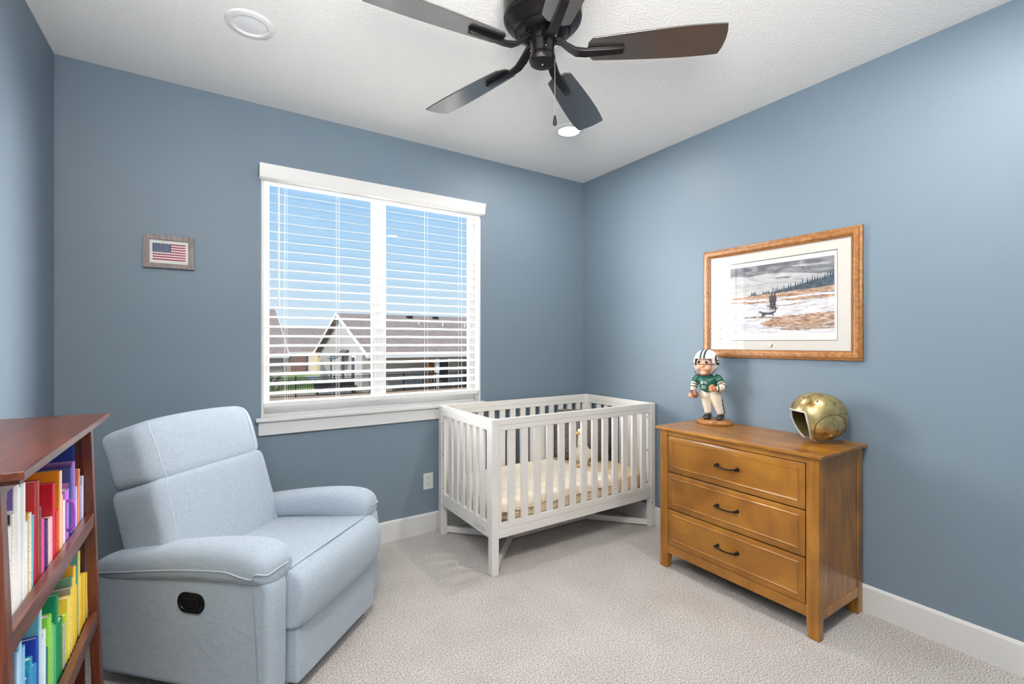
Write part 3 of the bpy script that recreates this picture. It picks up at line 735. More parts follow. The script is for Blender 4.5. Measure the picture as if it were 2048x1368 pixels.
# plush goose
gs = thing('plush_goose', 'white plush goose with orange bill and feet sitting in the crib', 'stuffed toy', (2.345, 2.66, .427), R(188))
PL = M('white_plush', srgb(236, 228, 212), .95, bump=.5, bscale=(120, 120, 120)); ORP = M('apricot_felt', srgb(226, 178, 120), .9)
b = B(); b.ell((-.012, 0, .075), (.062, .055, .075), 20, 14)
body = obj('body', b, PL, gs, smooth='all')
b = B(); b.tube([(.0, 0, .12), (.012, .0, .16), (.014, .0, .20), (.010, .0, .235), (.010, 0, .255), (.010, 0, .268)], [.034, .025, .020, .021, .021, .010], 14)
nk = obj('neck', b, PL, gs, smooth='all')
b = B(); b.ell((.014, 0, .248), (.027, .023, .023), 16, 12); hd = obj('head', b, PL, gs, smooth='all')
b = B(); b.tube([(.03, 0, .246), (.05, 0, .241), (.064, 0, .237)], [.013, .011, .005], 10); obj('bill', b, ORP, hd, smooth='all')
for s in (-1, 1):
    b = B(); b.ell((.028, s * .019, .256), (.003, .002, .003), 8, 6); obj('eye', b, BLACKP, hd, smooth='all')
    b = B(); b.ell((-.025, s * .053, .085), (.045, .012, .035), 14, 10); obj('wing', b, PL, gs, smooth='all')
    b = B(); b.ell((.062, s * .036, .012), (.032, .022, .012), 14, 8); obj('foot', b, ORP, gs, smooth='all')
# ------------------------------------------------------------------ dresser
DW = wood('honey_brown_stain', srgb(128, 78, 18), srgb(176, 120, 40), .3, (16, 3, 3), coat=.15, blotch=.22, dist=1.2)
DW2 = wood('honey_brown_stain_upright', srgb(128, 78, 18), srgb(176, 120, 40), .3, (16, 16, 2.5), coat=.15, blotch=.2, dist=1.2)
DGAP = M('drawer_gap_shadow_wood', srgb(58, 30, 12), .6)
HND = M('oil_rubbed_bronze', srgb(38, 30, 26), .38, metal=.7)
DO = Vector((2.51, 1.4445, 0))
dr = thing('dresser', 'honey brown three-drawer wooden dresser against the right wall', 'dresser', DO)
XF, XK, YN, YA, ZD = 2.285, 2.735, 1.005, 1.883, .824
b = B(); b.box(2.263, 2.742, .985, 1.905, ZD, .840)
obj('top', loc(b, DO), DW, dr, bev=.003, seg=3)
PW = .055
for x, y in ((XF, YN), (XF, YA - PW), (XK - .05, YN), (XK - .05, YA - PW)):
    b = B(); w = .05 if x > 2.4 else .042
    yi, sg = (y + PW, -1) if y < 1.4 else (y, 1)
    # foot tapers on its inner face below the apron
    if y < 1.4: p = [(y, 0), (y + PW - .008, 0), (y + PW, .09), (y + PW, ZD), (y, ZD)]
    else: p = [(y + .008, 0), (y + PW, 0), (y + PW, ZD), (y, ZD), (y, .09)]
    b.prism(p, lambda q, k: (x + w * k, q[0], q[1]))
    obj('leg', loc(b, DO), DW2, dr, bev=.003)
y0, y1 = YN + PW, YA - PW
obj('front_rail', loc(B().box(XF + .003, XF + .03, y0, y1, .792, ZD), DO), DW, dr, bev=.0015)
obj('front_apron', loc(B().box(XF + .003, XF + .025, y0, y1, .092, .144), DO), DW, dr, bev=.002)
for y in (YN, YA - .02):
    b = B(); b.box(XF + .042, XK - .05, y + .004, y + .016, .13, ZD); obj('side_panel', loc(b, DO), DW2, dr)
    b = B(); b.box(XF + .042, XK - .05, y + .001, y + .019, .088, .135); obj('side_rail', loc(b, DO), DW, dr, bev=.002)
obj('back_panel', loc(B().box(XK - .02, XK - .012, y0 - .03, y1 + .03, .13, ZD), DO), DW, dr)
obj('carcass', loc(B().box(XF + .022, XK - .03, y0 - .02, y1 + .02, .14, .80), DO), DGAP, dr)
def drawer(z0, z1):
    b = B(); ya, yb = y0 + .004, y1 - .004
    b.box(XF + .002, XF + .022, ya, yb, z0, z1)
    P = lambda u, v, d: (XF + .002 - d, u, v)
    frame4(b, ya, yb, z0, z1, .03, [(0, -.004), (0, 0), (.001, .0008), (.026, .0008), (.028, .0035), (.031, .0055), (.034, .004), (.037, .0005), (.038, -.001), (.038, -.004)], P)
    d = obj('drawer', loc(b, DO), DW, dr, smooth=True)
    zc = (z0 + z1) / 2 + .004; yc = 1.4455
    b = B()
    for s in (-1, 1):
        b.lathe([(0, 0), (.0095, 0), (.0095, .003), (.0065, .006), (.0055, .017), (.0075, .021), (.0075, .026), (0, .028)], 14)
        k = 14 * 8
        n = len(b.v) - k
        for i in range(n, len(b.v)):
            p = b.v[i]; b.v[i] = (XF + .001 - p[2], yc + s * .056 + p[0], zc + p[1])
    b.tube([(XF - .022 - .004 * math.cos(math.pi * t / 2), yc + .056 * t, zc - .0075 * math.cos(math.pi * t / 2)) for t in [-1 + .1 * i for i in range(21)]], [.0042 + .0012 * abs(-1 + .1 * i) for i in range(21)], 10)
    obj('handle', loc(b, DO), HND, d, smooth=True)
drawer(.579, .789); drawer(.362, .573); drawer(.147, .356)

# ------------------------------------------------------------------ helmets: shell grid over a sphere with a face opening
def sstep(a, b_, x): t = max(0, min(1, (x - a) / (b_ - a))); return t * t * (3 - 2 * t)
def helm_pt(az, t, S):
    """az about z (0 = front), t 0 crown .. 1 lower edge"""
    a_, b_, c_, az1, az2, brow, bot, nape = S
    aa = abs((az + math.pi) % (2 * math.pi) - math.pi)
    k = sstep(az1, az2, aa); e = brow + (bot - brow) * k + (nape - bot) * sstep(R(110), R(180), aa)
    el = R(90) + (e - R(90)) * t
    ex = lambda v: math.copysign(abs(v) ** .92, v)
    p = Vector((a_ * ex(math.cos(el)) * math.cos(az), b_ * ex(math.cos(el)) * math.sin(az), c_ * ex(math.sin(el))))
    if p.z < -.3 * c_ : p.x += (.10 * a_ if aa < R(100) else 0) * sstep(.3, .9, -p.z / c_); p.x *= 1
    r = .80 + .20 * sstep(-1.0, -.2, p.z / c_) if p.z < 0 else 1
    r = max(r, .86)
    return Vector((p.x * r, p.y * r, p.z))
def helmet_shell(S, nu=72, nv=22):
    b = B(); vs = []; fs = []
    for i in range(nu):
        az = 2 * math.pi * i / nu
        for j in range(nv + 1): vs.append(helm_pt(az, max(.015, j / nv), S))
    w = nv + 1
    for i in range(nu):
        i2 = (i + 1) % nu; fs += [(i * w + j, i2 * w + j, i2 * w + j + 1, i * w + j + 1) for j in range(nv)]
    fs.append(tuple(i * w for i in range(nu)))
    b.add(vs, fs); return b
def helmet_rim(S, nu=96, off=0): return [helm_pt(2 * math.pi * i / nu, 1, S) for i in range(nu)]
def helmet_strip(S, y, w, t0, t1, n=24, lift=1.008):
    """band from brow to nape at sideways offset y"""
    b = B(); rows = []
    for i in range(n + 1):
        a = R(-62) + (R(172) - R(-62)) * (t0 + (t1 - t0) * i / n)   # angle in the x-z plane measured from front horizontal
        ang = R(18) + R(150) * (t0 + (t1 - t0) * i / n)
        row = []
        for yy in (y - w, y - w / 3, y + w / 3, y + w):
            cy = math.sqrt(max(0, 1 - (yy / S[1]) ** 2))
            sg = lambda v: math.copysign(abs(v) ** .92, v)
            row.append((S[0] * sg(math.cos(ang)) * cy * lift, yy * lift, S[2] * sg(math.sin(ang)) * cy * lift))
        rows.append(row)
    b.loft(rows, closed_ring=False, caps=False); return b

# ------------------------------------------------------------------ bobblehead football player
bh = thing('bobblehead_figurine', 'bobblehead football player figurine in green jersey on round wooden base, on the dresser', 'figurine', (2.635, 1.752, .840), R(196))
SKIN = M('painted_skin', srgb(232, 178, 150), .4, var=.04, scale=(20, 20, 20)); GREEN = M('painted_green', srgb(20, 86, 70), .45, var=.1, scale=(30, 30, 30)); DKG = M('painted_dark_green', srgb(22, 48, 44), .4)
CREAM = M('painted_cream', srgb(228, 216, 196), .5, var=.05, scale=(40, 40, 40)); WHT = M('painted_white', srgb(238, 236, 232), .3, coat=.3); SHOE = M('painted_black_shoe', srgb(22, 24, 30), .25, coat=.4)
TAN = M('painted_tan_hand', srgb(206, 140, 92), .5); BALL = M('painted_football_brown', srgb(128, 70, 44), .45, var=.1, scale=(60, 60, 60)); PINK = M('painted_lip', srgb(206, 120, 110), .4)
b = B(); b.lathe([(0, 0), (.104, 0), (.108, .004), (.108, .012), (.102, .018), (.098, .024), (.092, .027), (0, .027)], 56, 0, 0, .86, 1.0)
obj('base', b, OAK, bh, smooth=True)
for s, fy, fx in ((-1, -.038, .010), (1, .034, -.006)):
    b = B()
    b.loft([[(fx + x, fy + wy * math.cos(a), .027 + max(0, h * (.5 + .5 * math.sin(a)) + (0 if math.sin(a) > -.5 else 0))) for a in [2 * math.pi * j / 14 for j in range(14)]] for x, wy, h in ((-.034, .012, .022), (-.028, .019, .034), (-.008, .020, .044), (.012, .021, .034), (.032, .022, .026), (.045, .018, .020), (.051, .009, .012))])
    obj('shoe', b, SHOE, bh, sub=1)
# pants: two bulging legs joined at the hips
b = B()
for fy, fx, hy in ((-.038, .0, -.050), (.034, -.012, -.004)):
    ks = [(.062, .021), (.075, .023), (.085, .021), (.098, .026), (.108, .024), (.122, .030), (.132, .028), (.146, .034), (.168, .037), (.190, .036), (.204, .030)]
    pts = []; rs = []
    for z, r in ks:
        t = (z - .062) / .142; pts.append((fx * (1 - t) + .006 * math.sin(math.pi * t), fy + (hy - fy) * t, z)); rs.append(r)
    b.tube(pts, rs, 16)
b.ell((-.004, -.030, .196), (.040, .056, .030), 20, 12)
pants = obj('pants', b, CREAM, bh, smooth='all')
b = B(); b.tube([(-.012, .056, .066), (-.010, .051, .085), (-.009, .048, .108), (-.006, .045, .130), (-.006, .042, .150), (-.006, .038, .170), (-.006, .032, .192)], .0035, 8); obj('side_stripe', b, DKG, pants, smooth='all')
# jersey
def torso(z, hx, hy, cy, cx=0, n=24): return [(cx + hx * math.cos(a) * 1.0, cy + hy * math.copysign(abs(math.sin(a)) ** .8, math.sin(a)), z - (.026 * max(0, math.cos(a)) ** 2 * (1 if z < .2 else 0)) * max(0, 1 - abs(math.sin(a)))) for a in [2 * math.pi * j / n for j in range(n)]]
b = B(); b.loft([torso(.199, .040, .050, -.032), torso(.215, .044, .051, -.034), torso(.235, .049, .053, -.037), torso(.258, .051, .058, -.041), torso(.275, .048, .064, -.043), torso(.288, .040, .058, -.044), torso(.297, .028, .036, -.045), torso(.304, .026, .030, -.046), torso(.312, .024, .028, -.046)])
jr = obj('jersey', b, GREEN, bh, sub=1)
b = B(); wrap = lambda p, c: Vector((p.x - 6.5 * (p.y + .038) ** 2, p.y, p.z))
b.text('JETS', .021, (.0550, -.047, .254), (.0, 1, 0), (-.10, 0, 1), .001, .0008, fn=wrap); b.text('01', .030, (.0530, -.048, .226), (.0, 1, 0), (.08, 0, 1), .001, .0008, fn=wrap)
obj('jersey_lettering', b, WHT, jr)
# arms: sleeve, forearm, hand
def arm(pts, rs, mat, name): 
    b = B(); b.tube(pts, rs, 14); return obj(name, b, mat, bh, smooth='all')
a1 = arm([(0, -.088, .285), (0, -.102, .278), (.004, -.112, .262), (.008, -.117, .25)], [.024, .027, .0255, .024], GREEN, 'sleeve')
a2 = arm([(.008, -.117, .252), (.012, -.121, .235), (.02, -.123, .214), (.028, -.122, .196)], [.0235, .022, .018, .015], CREAM, 'forearm')
b = B(); b.tube([(.009, -.1185, .243), (.0105, -.1195, .237)], .0238, 14); b.tube([(.0145, -.122, .227), (.016, -.1225, .221)], .0212, 14); b.tube([(.028, -.122, .198), (.030, -.1215, .192)], .017, 14); obj('sleeve_stripe', b, DKG, a2, smooth=True)
b = B(); b.ell((.040, -.122, .174), (.017, .017, .019), 14, 10)
for i in range(4): b.tube([(.047, -.134 + .008 * i, .184 - .001 * i), (.059, -.136 + .008 * i, .176), (.060, -.134 + .008 * i, .164 - .002 * abs(i - 1.5)), (.052, -.133 + .008 * i, .157)], [.0052, .0054, .005, .004], 8)
b.tube([(.036, -.108, .182), (.047, -.103, .178), (.056, -.107, .171)], [.0055, .0055, .004], 8)
obj('hand', b, SKIN, bh, smooth='all')
a3 = arm([(0, .000, .285), (-.002, .016, .279), (.0, .028, .265), (.006, .036, .250)], [.024, .027, .026, .024], GREEN, 'sleeve')
a4 = arm([(.006, .036, .252), (.014, .048, .238), (.028, .050, .226), (.042, .040, .221), (.054, .026, .222)], [.0235, .0235, .021, .018, .016], CREAM, 'forearm')
b = B(); b.tube([(.009, .0405, .247), (.011, .0435, .243)], .0245, 14); b.tube([(.0165, .0495, .2355), (.0195, .050, .233)], .0238, 14); b.tube([(.046, .036, .2215), (.050, .031, .222)], .0185, 14); obj('sleeve_stripe', b, DKG, a4, smooth=True)
b = B(); b.ell((.062, .012, .222), (.017, .016, .018), 14, 10)
for i in range(4): b.tube([(.070, .016, .236 - .0085 * i), (.080, .006, .235 - .0085 * i), (.078, -.006, .234 - .008 * i), (.068, -.010, .233 - .008 * i)], [.0052, .0054, .005, .004], 8)
b.tube([(.058, .014, .238), (.066, .008, .243), (.072, -.002, .241)], [.0055, .0055, .004], 8)
obj('hand', b, TAN, bh, smooth='all')
fb = tag(obj('toy_football', B().ell((2.635, 1.752, .84), (.001, .001, .001)), BALL), 'tiny brown football held in the right hand of the figurine', 'football')
me = fb.data; b = B(); b.ell((0, 0, 0), (.031, .020, .020), 18, 12, ex=1.0)
fb.data = bpy.data.meshes.new('toy_football'); fb.data.from_pydata(b.v, [], b.f); fb.data.materials.append(BALL)
for p in fb.data.polygons: p.use_smooth = True
fw = Matrix.Rotation(R(196), 4, 'Z'); fb.location = Vector((2.635, 1.752, .840)) + (fw @ Vector((.055, -.104, .182))); fb.rotation_euler = (R(20), R(35), R(250))
b = B(); b.tube([(-.01, 0, .0195), (.0, 0, .0205), (.01, 0, .0195)], .0012, 6)
lc = obj('lacing', b, WHT, fb, smooth=True)
# head and helmet
HC = Vector((.012, -.047, .378))
b = B(); b.tube([(-.002, -.046, .300), (.0, -.046, .33)], .02, 14); b.ell(HC + Vector((.006, 0, -.012)), (.062, .058, .066), 24, 18)
for s in (-1, 1): b.ell(HC + Vector((.054, s * .026, -.030)), (.016, .020, .018), 12, 10)
b.ell(HC + Vector((.068, 0, -.020)), (.010, .010, .009), 12, 8); b.ell(HC + Vector((.048, 0, -.062)), (.018, .022, .014), 12, 8)
head_o = obj('head', b, SKIN, bh, smooth='all')
for s in (-1, 1):
    b = B(); b.ell(HC + Vector((.0625, s * .024, .006)), (.005, .011, .012), 14, 10); e = obj('eye', b, WHT, head_o, smooth='all')
    b = B(); b.ell(HC + Vector((.0665, s * .023, .005)), (.0028, .0085, .0095), 14, 10); obj('pupil', b, BLACKP, e, smooth='all')
    b = B(); b.tube([HC + Vector((.064, s * .012, .022)), HC + Vector((.062, s * .024, .026)), HC + Vector((.056, s * .035, .021))], .0022, 6); obj('eyebrow', b, M('brow_brown', srgb(120, 78, 56), .6), head_o, smooth='all')
b = B(); b.tube([HC + Vector((.060 - .010 * abs(t) ** 2, t * .022, -.041 + .007 * t * t)) for t in (-1, -.5, 0, .5, 1)], [.002, .005, .0055, .005, .002], 8); mo_ = obj('mouth', b, PINK, head_o, smooth='all')
b = B(); b.tube([HC + Vector((.0640 - .010 * abs(t) ** 2, t * .019, -.0405 + .007 * t * t)) for t in (-1, -.5, 0, .5, 1)], [.0008, .002, .0024, .002, .0008], 8); obj('teeth', b, WHT, mo_, smooth='all')
HS = (.080, .074, .082, R(44), R(62), R(16), R(-58), R(-50))
b = helmet_shell(HS, 64, 18); b.v = [tuple(HC + Vector(p)) for p in b.v]
hl_o = obj('helmet', b, WHT, bh, smooth='all', solid=.004)
for y in (-.011, .011):
    b = helmet_strip(HS, y, .0058, 0, .82); b.v = [tuple(HC + Vector(p)) for p in b.v]; obj('helmet_stripe', b, DKG, hl_o, smooth='all', solid=.001)
b = B(); 
def on_h(az, t, k=1.012): return HC + helm_pt(az, t, HS) * k
def decal(azc, tc, ra, rt, k=1.012):
    b = B(); c = [on_h(azc + ra * math.cos(a) * r, tc + rt * math.sin(a) * r, k) for r in (1, .5) for a in [2 * math.pi * j / 28 for j in range(28)]]
    b.add(c + [on_h(azc, tc, k)], [(j, (j + 1) % 28, 28 + (j + 1) % 28, 28 + j) for j in range(28)] + [(56, 28 + j, 28 + (j + 1) % 28) for j in range(28)]); return b
obj('team_oval', decal(R(88), .52, R(26), .15), DKG, hl_o, smooth='all', solid=.0008)
b = decal(R(94), .50, R(8), .035, 1.022); b2 = decal(R(80), .49, R(5), .05, 1.022); b.add(b2.v, b2.f); b2 = decal(R(88), .58, R(16), .02, 1.022); b.add(b2.v, b2.f); b2 = decal(R(88), .43, R(12), .015, 1.022); b.add(b2.v, b2.f)
obj('oval_lettering', b, WHT, hl_o, smooth='all')
for s in (-1, 1):
    b = decal(s * R(92), .82, R(6), .028, 1.014); obj('ear_hole', b, BLACKP, hl_o)
b = B(); b.tube([HC + Vector((.080 * math.cos(a) * (1.0) + .006, .076 * math.sin(a), -.006 - .002 * math.cos(a))) for a in [R(-68) + R(136) * i / 20 for i in range(21)]], .0023, 8); obj('face_bar', b, SHOE, hl_o, smooth='all')
b = B(); b.tube([HC + Vector((.018 + .046 * math.cos(a), .060 * math.sin(a), -.052 - .024 * math.cos(a))) for a in [R(-80) + R(160) * i / 20 for i in range(21)]], .0026, 8); obj('chin_strap', b, M('strap_brown', srgb(96, 50, 44), .5), hl_o, smooth='all')

# ------------------------------------------------------------------ gold leather helmet
def gold_mat():
    m, nt, b = new_mat('worn_gold_paint')
    n = nd(nt, 'ShaderNodeTexNoise'); n.inputs['Scale'].default_value = 22; n.inputs['Detail'].default_value = 6
    nt.links.new(coords(nt), n.inputs['Vector'])
    c = ramp(nt, n.outputs['Fac'], [(.30, srgb(120, 92, 50)), (.42, srgb(176, 156, 104)), (.7, srgb(206, 190, 140))])
    nt.links.new(c, b.inputs['Base Color']); b.inputs['Metallic'].default_value = .75; b.inputs['Roughness'].default_value = .3; b.inputs['Coat Weight'].default_value = .3
    return m
GOLD = gold_mat(); STITCH = M('gold_stitching', srgb(110, 92, 56), .6); HOLE = M('vent_hole_dark', srgb(30, 20, 12), .8)
gh = thing('gold_helmet', 'old gold painted football helmet on the near end of the dresser', 'helmet', (2.600, 1.150, .962), R(140))
GS = (.130, .112, .126, R(38), R(70), R(8), R(-66), R(-52))
tilt = Matrix.Rotation(R(-8), 3, 'Y')
def gp(az, t, k=1.0): return tilt @ (helm_pt(az, t, GS) * k)
b = helmet_shell(GS, 88, 26); b.v = [tuple(tilt @ Vector(p)) for p in b.v]
zmin = min(p[2] for p in b.v); gh.location.z = .8405 - zmin + .004
shell = obj('shell', b, GOLD, gh, smooth='all', solid=.006)
b = B(); b.tube([gp(2 * math.pi * i / 120, 1, .985) for i in range(120)], .0042, 8, closed=True); obj('rim_binding', b, M('pale_worn_binding', srgb(196, 190, 190), .5, var=.15, scale=(60, 60, 60)), shell, smooth='all')
# ear domes with raised seam, vent holes
for s in (-1, 1):
    b = B()
    def dome(u, v): 
        a = 2 * math.pi * u; r = v
        az = s * R(102) + s * R(36) * r * math.cos(a); t = .72 + .22 * r * math.sin(a)
        return gp(az, min(.985, t), 1.006 + .045 * (1 - r ** 3))
    b.grid(dome, 40, 8); ear = obj('ear_dome', b, GOLD, shell, smooth='all')
    b = B(); b.tube([gp(s * R(102) + s * R(38) * math.cos(a), min(.99, .72 + .232 * math.sin(a)), 1.008) for a in [2 * math.pi * i / 60 for i in range(60)]], .0026, 6, closed=True); obj('welt', b, STITCH, ear, smooth='all')
    b = B()
    for a in range(52):
        aa = 2 * math.pi * a / 52; b.ell(gp(s * R(102) + s * R(41.5) * math.cos(aa), min(.985, .72 + .255 * math.sin(aa)), 1.006), (.0018,) * 3, 6, 4)
    obj('stitching', b, STITCH, ear, smooth='all')
    for da, dt, r in ((5, -.0, .009), (11, -.09, .004), (22, -.11, .003), (-8, .06, .0035), (-2, -.16, .0025)):
        c = gp(s * R(100 + da), .78 + dt, 1.050); nrm = c.normalized(); rot = nrm.to_track_quat('Z', 'Y').to_matrix()
        b = B(); b.ell(c, (r, r, .0012), 14, 6, rot); obj('ear_hole', b, HOLE if r < .008 else M('ear_hole_pale', srgb(200, 194, 180), .6), ear, smooth='all')
for az, t in ((R(60), .36), (R(-60), .36), (R(130), .38), (R(-130), .38), (R(15), .55), (R(-15), .55)):
    c = gp(az, t, 1.003); rot = c.normalized().to_track_quat('Z', 'Y').to_matrix()
    b = B(); b.ell(c, (.0048, .0048, .001), 12, 6, rot); obj('vent_hole', b, HOLE, shell, smooth='all')
for y in (-.032, .032):
    pts = [tilt @ Vector((GS[0] * math.copysign(abs(math.cos(a)) ** .92, math.cos(a)) * .958, y, GS[2] * abs(math.sin(a)) ** .92 * .962)) * 1.004 for a in [R(14) + R(150) * i / 30 for i in range(31)]]
    b = B(); b.tube(pts, .0014, 6); obj('crown_seam', b, STITCH, shell, smooth='all')
b = B(); b.tube([gp(R(110) + R(140) * i / 30, .46, 1.004) for i in range(31)], .0014, 6); obj('crown_seam', b, STITCH, shell, smooth='all')
b = B()
for i in range(13): b.tube([gp(R(-70) + R(140) * i / 12, .985 if abs(i - 6) > 4 else .93, .94), gp(R(-70) + R(140) * i / 12, .6, .95)], .006, 6)
obj('lining', helmet_shell((GS[0] * .93, GS[1] * .92, GS[2] * .93) + GS[3:], 48, 14), M('olive_lining', srgb(104, 92, 48), .8, var=.2, scale=(30, 30, 30)), gh, smooth='all')
bpy.data.objects['lining'].rotation_euler = (0, R(-8), 0)

# ------------------------------------------------------------------ bookcase
MAH = wood('reddish_mahogany', srgb(70, 30, 18), srgb(124, 66, 44), .34, (75, 5, 75), coat=.25, blotch=.15, dist=1.0)
MAHV = wood('reddish_mahogany_upright', srgb(70, 30, 18), srgb(120, 64, 44), .34, (75, 75, 5), coat=.25, blotch=.15, dist=1.0)
KO = Vector((-.46, 1.69, 0))
bc = thing('bookcase', 'low reddish mahogany bookcase along the left wall', 'bookcase', KO)
xt = -.335
b = B(); b.box(-.625, -.296, 1.245, 2.130, 1.084, 1.10); b.box(-.625, -.304, 1.253, 2.121, 1.0745, 1.084)
obj('top', loc(b, KO), MAH, bc, bev=.0015)
SPL = .034
def post(ya, yb):
    b = B(); b.hexa([(xt - .026 + SPL, ya, 0), (xt + .0 + SPL, ya, 0), (xt - .026 + SPL, yb, 0), (xt + SPL, yb, 0), (xt - .026, ya, 1.0745), (xt, ya, 1.0745), (xt - .026, yb, 1.0745), (xt, yb, 1.0745)])
    obj('leg', loc(b, KO), MAHV, bc, bev=.0015)
    b = B(); b.box(-.625, -.600, ya, yb, 0, 1.0745); obj('leg', loc(b, KO), MAHV, bc, bev=.0015)
post(1.270, 1.302); post(2.070, 2.102)
for ya in (1.276, 2.080): obj('side_panel', loc(B().box(-.602, -.352, ya, ya + .014, .06, 1.0745), KO), MAHV, bc)
obj('back_panel', loc(B().box(-.624, -.618, 1.30, 2.07, .06, 1.0745), KO), MAHV, bc)
for z in (.765, .435, .10):
    obj('shelf', loc(B().box(-.618, -.345, 1.290, 2.082, z - .018, z), KO), MAH, bc)
    k = xt + SPL * (1 - (z - .012) / 1.0745)
    obj('shelf_rail', loc(B().box(k - .022, k - .002, 1.300, 2.072, z - .036, z + .009), KO), MAH, bc, bev=.0015)
obj('top_rail', loc(B().box(xt - .022, xt - .006, 1.300, 2.072, 1.045, 1.0745), KO), MAH, bc, bev=.001)

# ------------------------------------------------------------------ books
PAGES = M('book_pages', srgb(236, 230, 216), .9, var=.06, scale=(4, 500, 4))
_bm = {}
def bmat(c, speck=0):
    k = (c, speck)
    if k not in _bm:
        if not speck: _bm[k] = M('book_cover_%d_%d_%d' % c, srgb(*c), .32, var=.06, scale=(14, 14, 14), coat=.15)
        else:
            m, nt, b = new_mat('book_print_%d_%d_%d' % c)
            n = nd(nt, 'ShaderNodeTexNoise'); n.inputs['Scale'].default_value = 1; n.inputs['Detail'].default_value = 3
            nt.links.new(coords(nt, (260, 420, 190)), n.inputs['Vector'])
            inv = tuple(255 - (255 - v) * .6 for v in c) if sum(c) < 380 else tuple(v * .66 for v in c)
            nt.links.new(ramp(nt, n.outputs['Fac'], [(.46, srgb(*c)), (.58, srgb(*c)), (.66, srgb(*inv))]), b.inputs['Base Color'])
            b.inputs['Roughness'].default_value = .4; _bm[k] = m
    return _bm[k]
def book(shelf, y, t, h, d, c, label, x=None, speck=0, lean=0, spine=None, band=None, cover=None, soft=False, mark=None):
    """c cover colour; spine = other spine colour; band = list of (z0, z1, colour) across the front cover"""
    k = (1.45, 1.33)[shelf]; y = 1.306 + (y - 1.306) * k if y < 1.88 else y; t = t * (k - .04) if y < 1.88 or shelf else t
    z = (.765, .435)[shelf]; X = x if x is not None else (-.350, -.342)[shelf]
    o = thing('book', label, 'book', (X, y, z + .0005), 0, ('books on the top shelf of the bookcase', 'books on the middle shelf of the bookcase')[shelf])
    o.rotation_euler = (R(lean), 0, 0); o.location.z += t * math.sin(R(-lean)) if lean < 0 else 0
    g = .0012 if soft else .0022; ins = 0 if soft else .003
    b = B(); b.box(-d, -g, 0, g, 0, h); b.box(-d, -g, t - g, t, 0, h)
    n = 6; sec = []
    b.prism([(-g, 0), (0 - g * .2, t * .12), (.0012, t * .5), (0 - g * .2, t * .88), (-g, t)], lambda p, k: (p[0], p[1], h * k))
    cv = obj('cover', b, bmat(c, speck if not spine else 0), o)
    obj('pages', B().box(-d + ins, -g - .001, g, t - g, ins, h - ins), PAGES, o)
    if spine:
        obj('spine_label', B().prism([(-g, t * .04), (.0016, t * .3), (.0016, t * .7), (-g, t * .96)], lambda p, k: (p[0] + .0004, p[1], h * (.001 + .998 * k))), bmat(spine, speck), cv)
    for z0, z1, cc in (band or []):
        obj('cover_panel', B().box(-d * .985, -.004, -.0006, .0002, h * z0, h * z1), bmat(cc), cv)
    if mark:
        b = B(); mark(b, h, d, t); obj('title', b, bmat(mark.col), cv)
    return o
def spine_title(txt, size, col, zf=.5):
    def f(b, h, d, t): b.text(txt, size, (.0014, t / 2, h * zf), (0, 0, -1), (0, 1, 0), .0006, .0002)
    f.col = col; return f
W = (238, 237, 236)
T = 0
book(T, 1.306, .030, .236, .21, W, 'wide plain white hardback first on the top shelf, beside the near post')
book(T, 1.338, .010, .275, .24, (226, 224, 228), 'tall thin pale grey white book behind the wide plain white hardback', soft=True)
book(T, 1.3500, .018, .196, .20, (232, 230, 224), 'short off-white book with faint grey spine print among the tall white ones', speck=1)
book(T, 1.3700, .009, .216, .22, (240, 238, 230), 'slim cream book with a black block at the top of its spine', speck=1, band=[(.86, 1, (40, 40, 44))])
book(T, 1.3810, .014, .276, .23, (240, 238, 240), 'white book with purple top and red lettering down the spine', spine=(242, 240, 240), band=[(.80, 1, (130, 98, 170))], mark=None)
book(T, 1.3970, .010, .262, .22, (236, 238, 236), 'narrow tall white book just past the one with red spine lettering')
book(T, 1.4090, .016, .266, .23, (206, 218, 218), 'tall pale grey green book beside the red hardback', spine=(240, 240, 238))
book(T, 1.4270, .011, .172, .19, (240, 240, 238), 'small white paperback with grey print below the pale grey green book', speck=1, soft=True)
book(T, 1.4400, .013, .186, .21, (214, 168, 72), 'white-spined book with mustard yellow cover', spine=(238, 235, 226), speck=1)
book(T, 1.4560, .010, .172, .20, (110, 178, 198), 'light teal picture book with yellow lower half, leaning', lean=-2.0, band=[(0, .48, (220, 176, 70))], soft=True)
book(T, 1.4760, .020, .246, .23, (196, 40, 48), 'tall bright red hardback, tallest of the red books', spine=(150, 32, 38), band=[(.30, .62, (96, 170, 190))])
book(T, 1.4990, .010, .176, .20, (120, 52, 44), 'thin brown red book right after the tall red hardback', speck=1)
book(T, 1.5120, .015, .140, .20, (232, 74, 150), 'hot pink short book in the middle of the top shelf', speck=1)
book(T, 1.5300, .016, .128, .20, (66, 40, 96), 'short dark purple book beside the hot pink one', spine=(58, 44, 110), speck=1)
book(T, 1.5490, .012, .124, .19, (236, 200, 190), 'short cream and pink speckled book after the dark purple one', speck=1)
book(T, 1.5640, .012, .120, .19, (238, 178, 196), 'short pale pink book in front of the crimson tales book', speck=1, soft=True)
tb = book(T, 1.5790, .015, .204, .22, (200, 28, 48), 'crimson book with white title and pale lower cover, behind the short pink books', band=[(0, .52, (196, 204, 224))])
b = B(); b.text('Tiger', .030, (-.105, -.0002, .180), (1, 0, 0), (0, 0, 1), .0008, .0003); b.text('Tales', .030, (-.105, -.0002, .150), (1, 0, 0), (0, 0, 1), .0008, .0003)
obj('title', b, bmat((246, 226, 226)), [c for c in tb.children if c.name.startswith('cover')][0])
book(T, 1.5970, .016, .120, .19, (214, 24, 50), 'short plain scarlet book leaning after the crimson tales book', lean=-3)
book(T, 1.6220, .014, .222, .23, (222, 152, 40), 'tall orange book with cream spine', spine=(240, 214, 190))
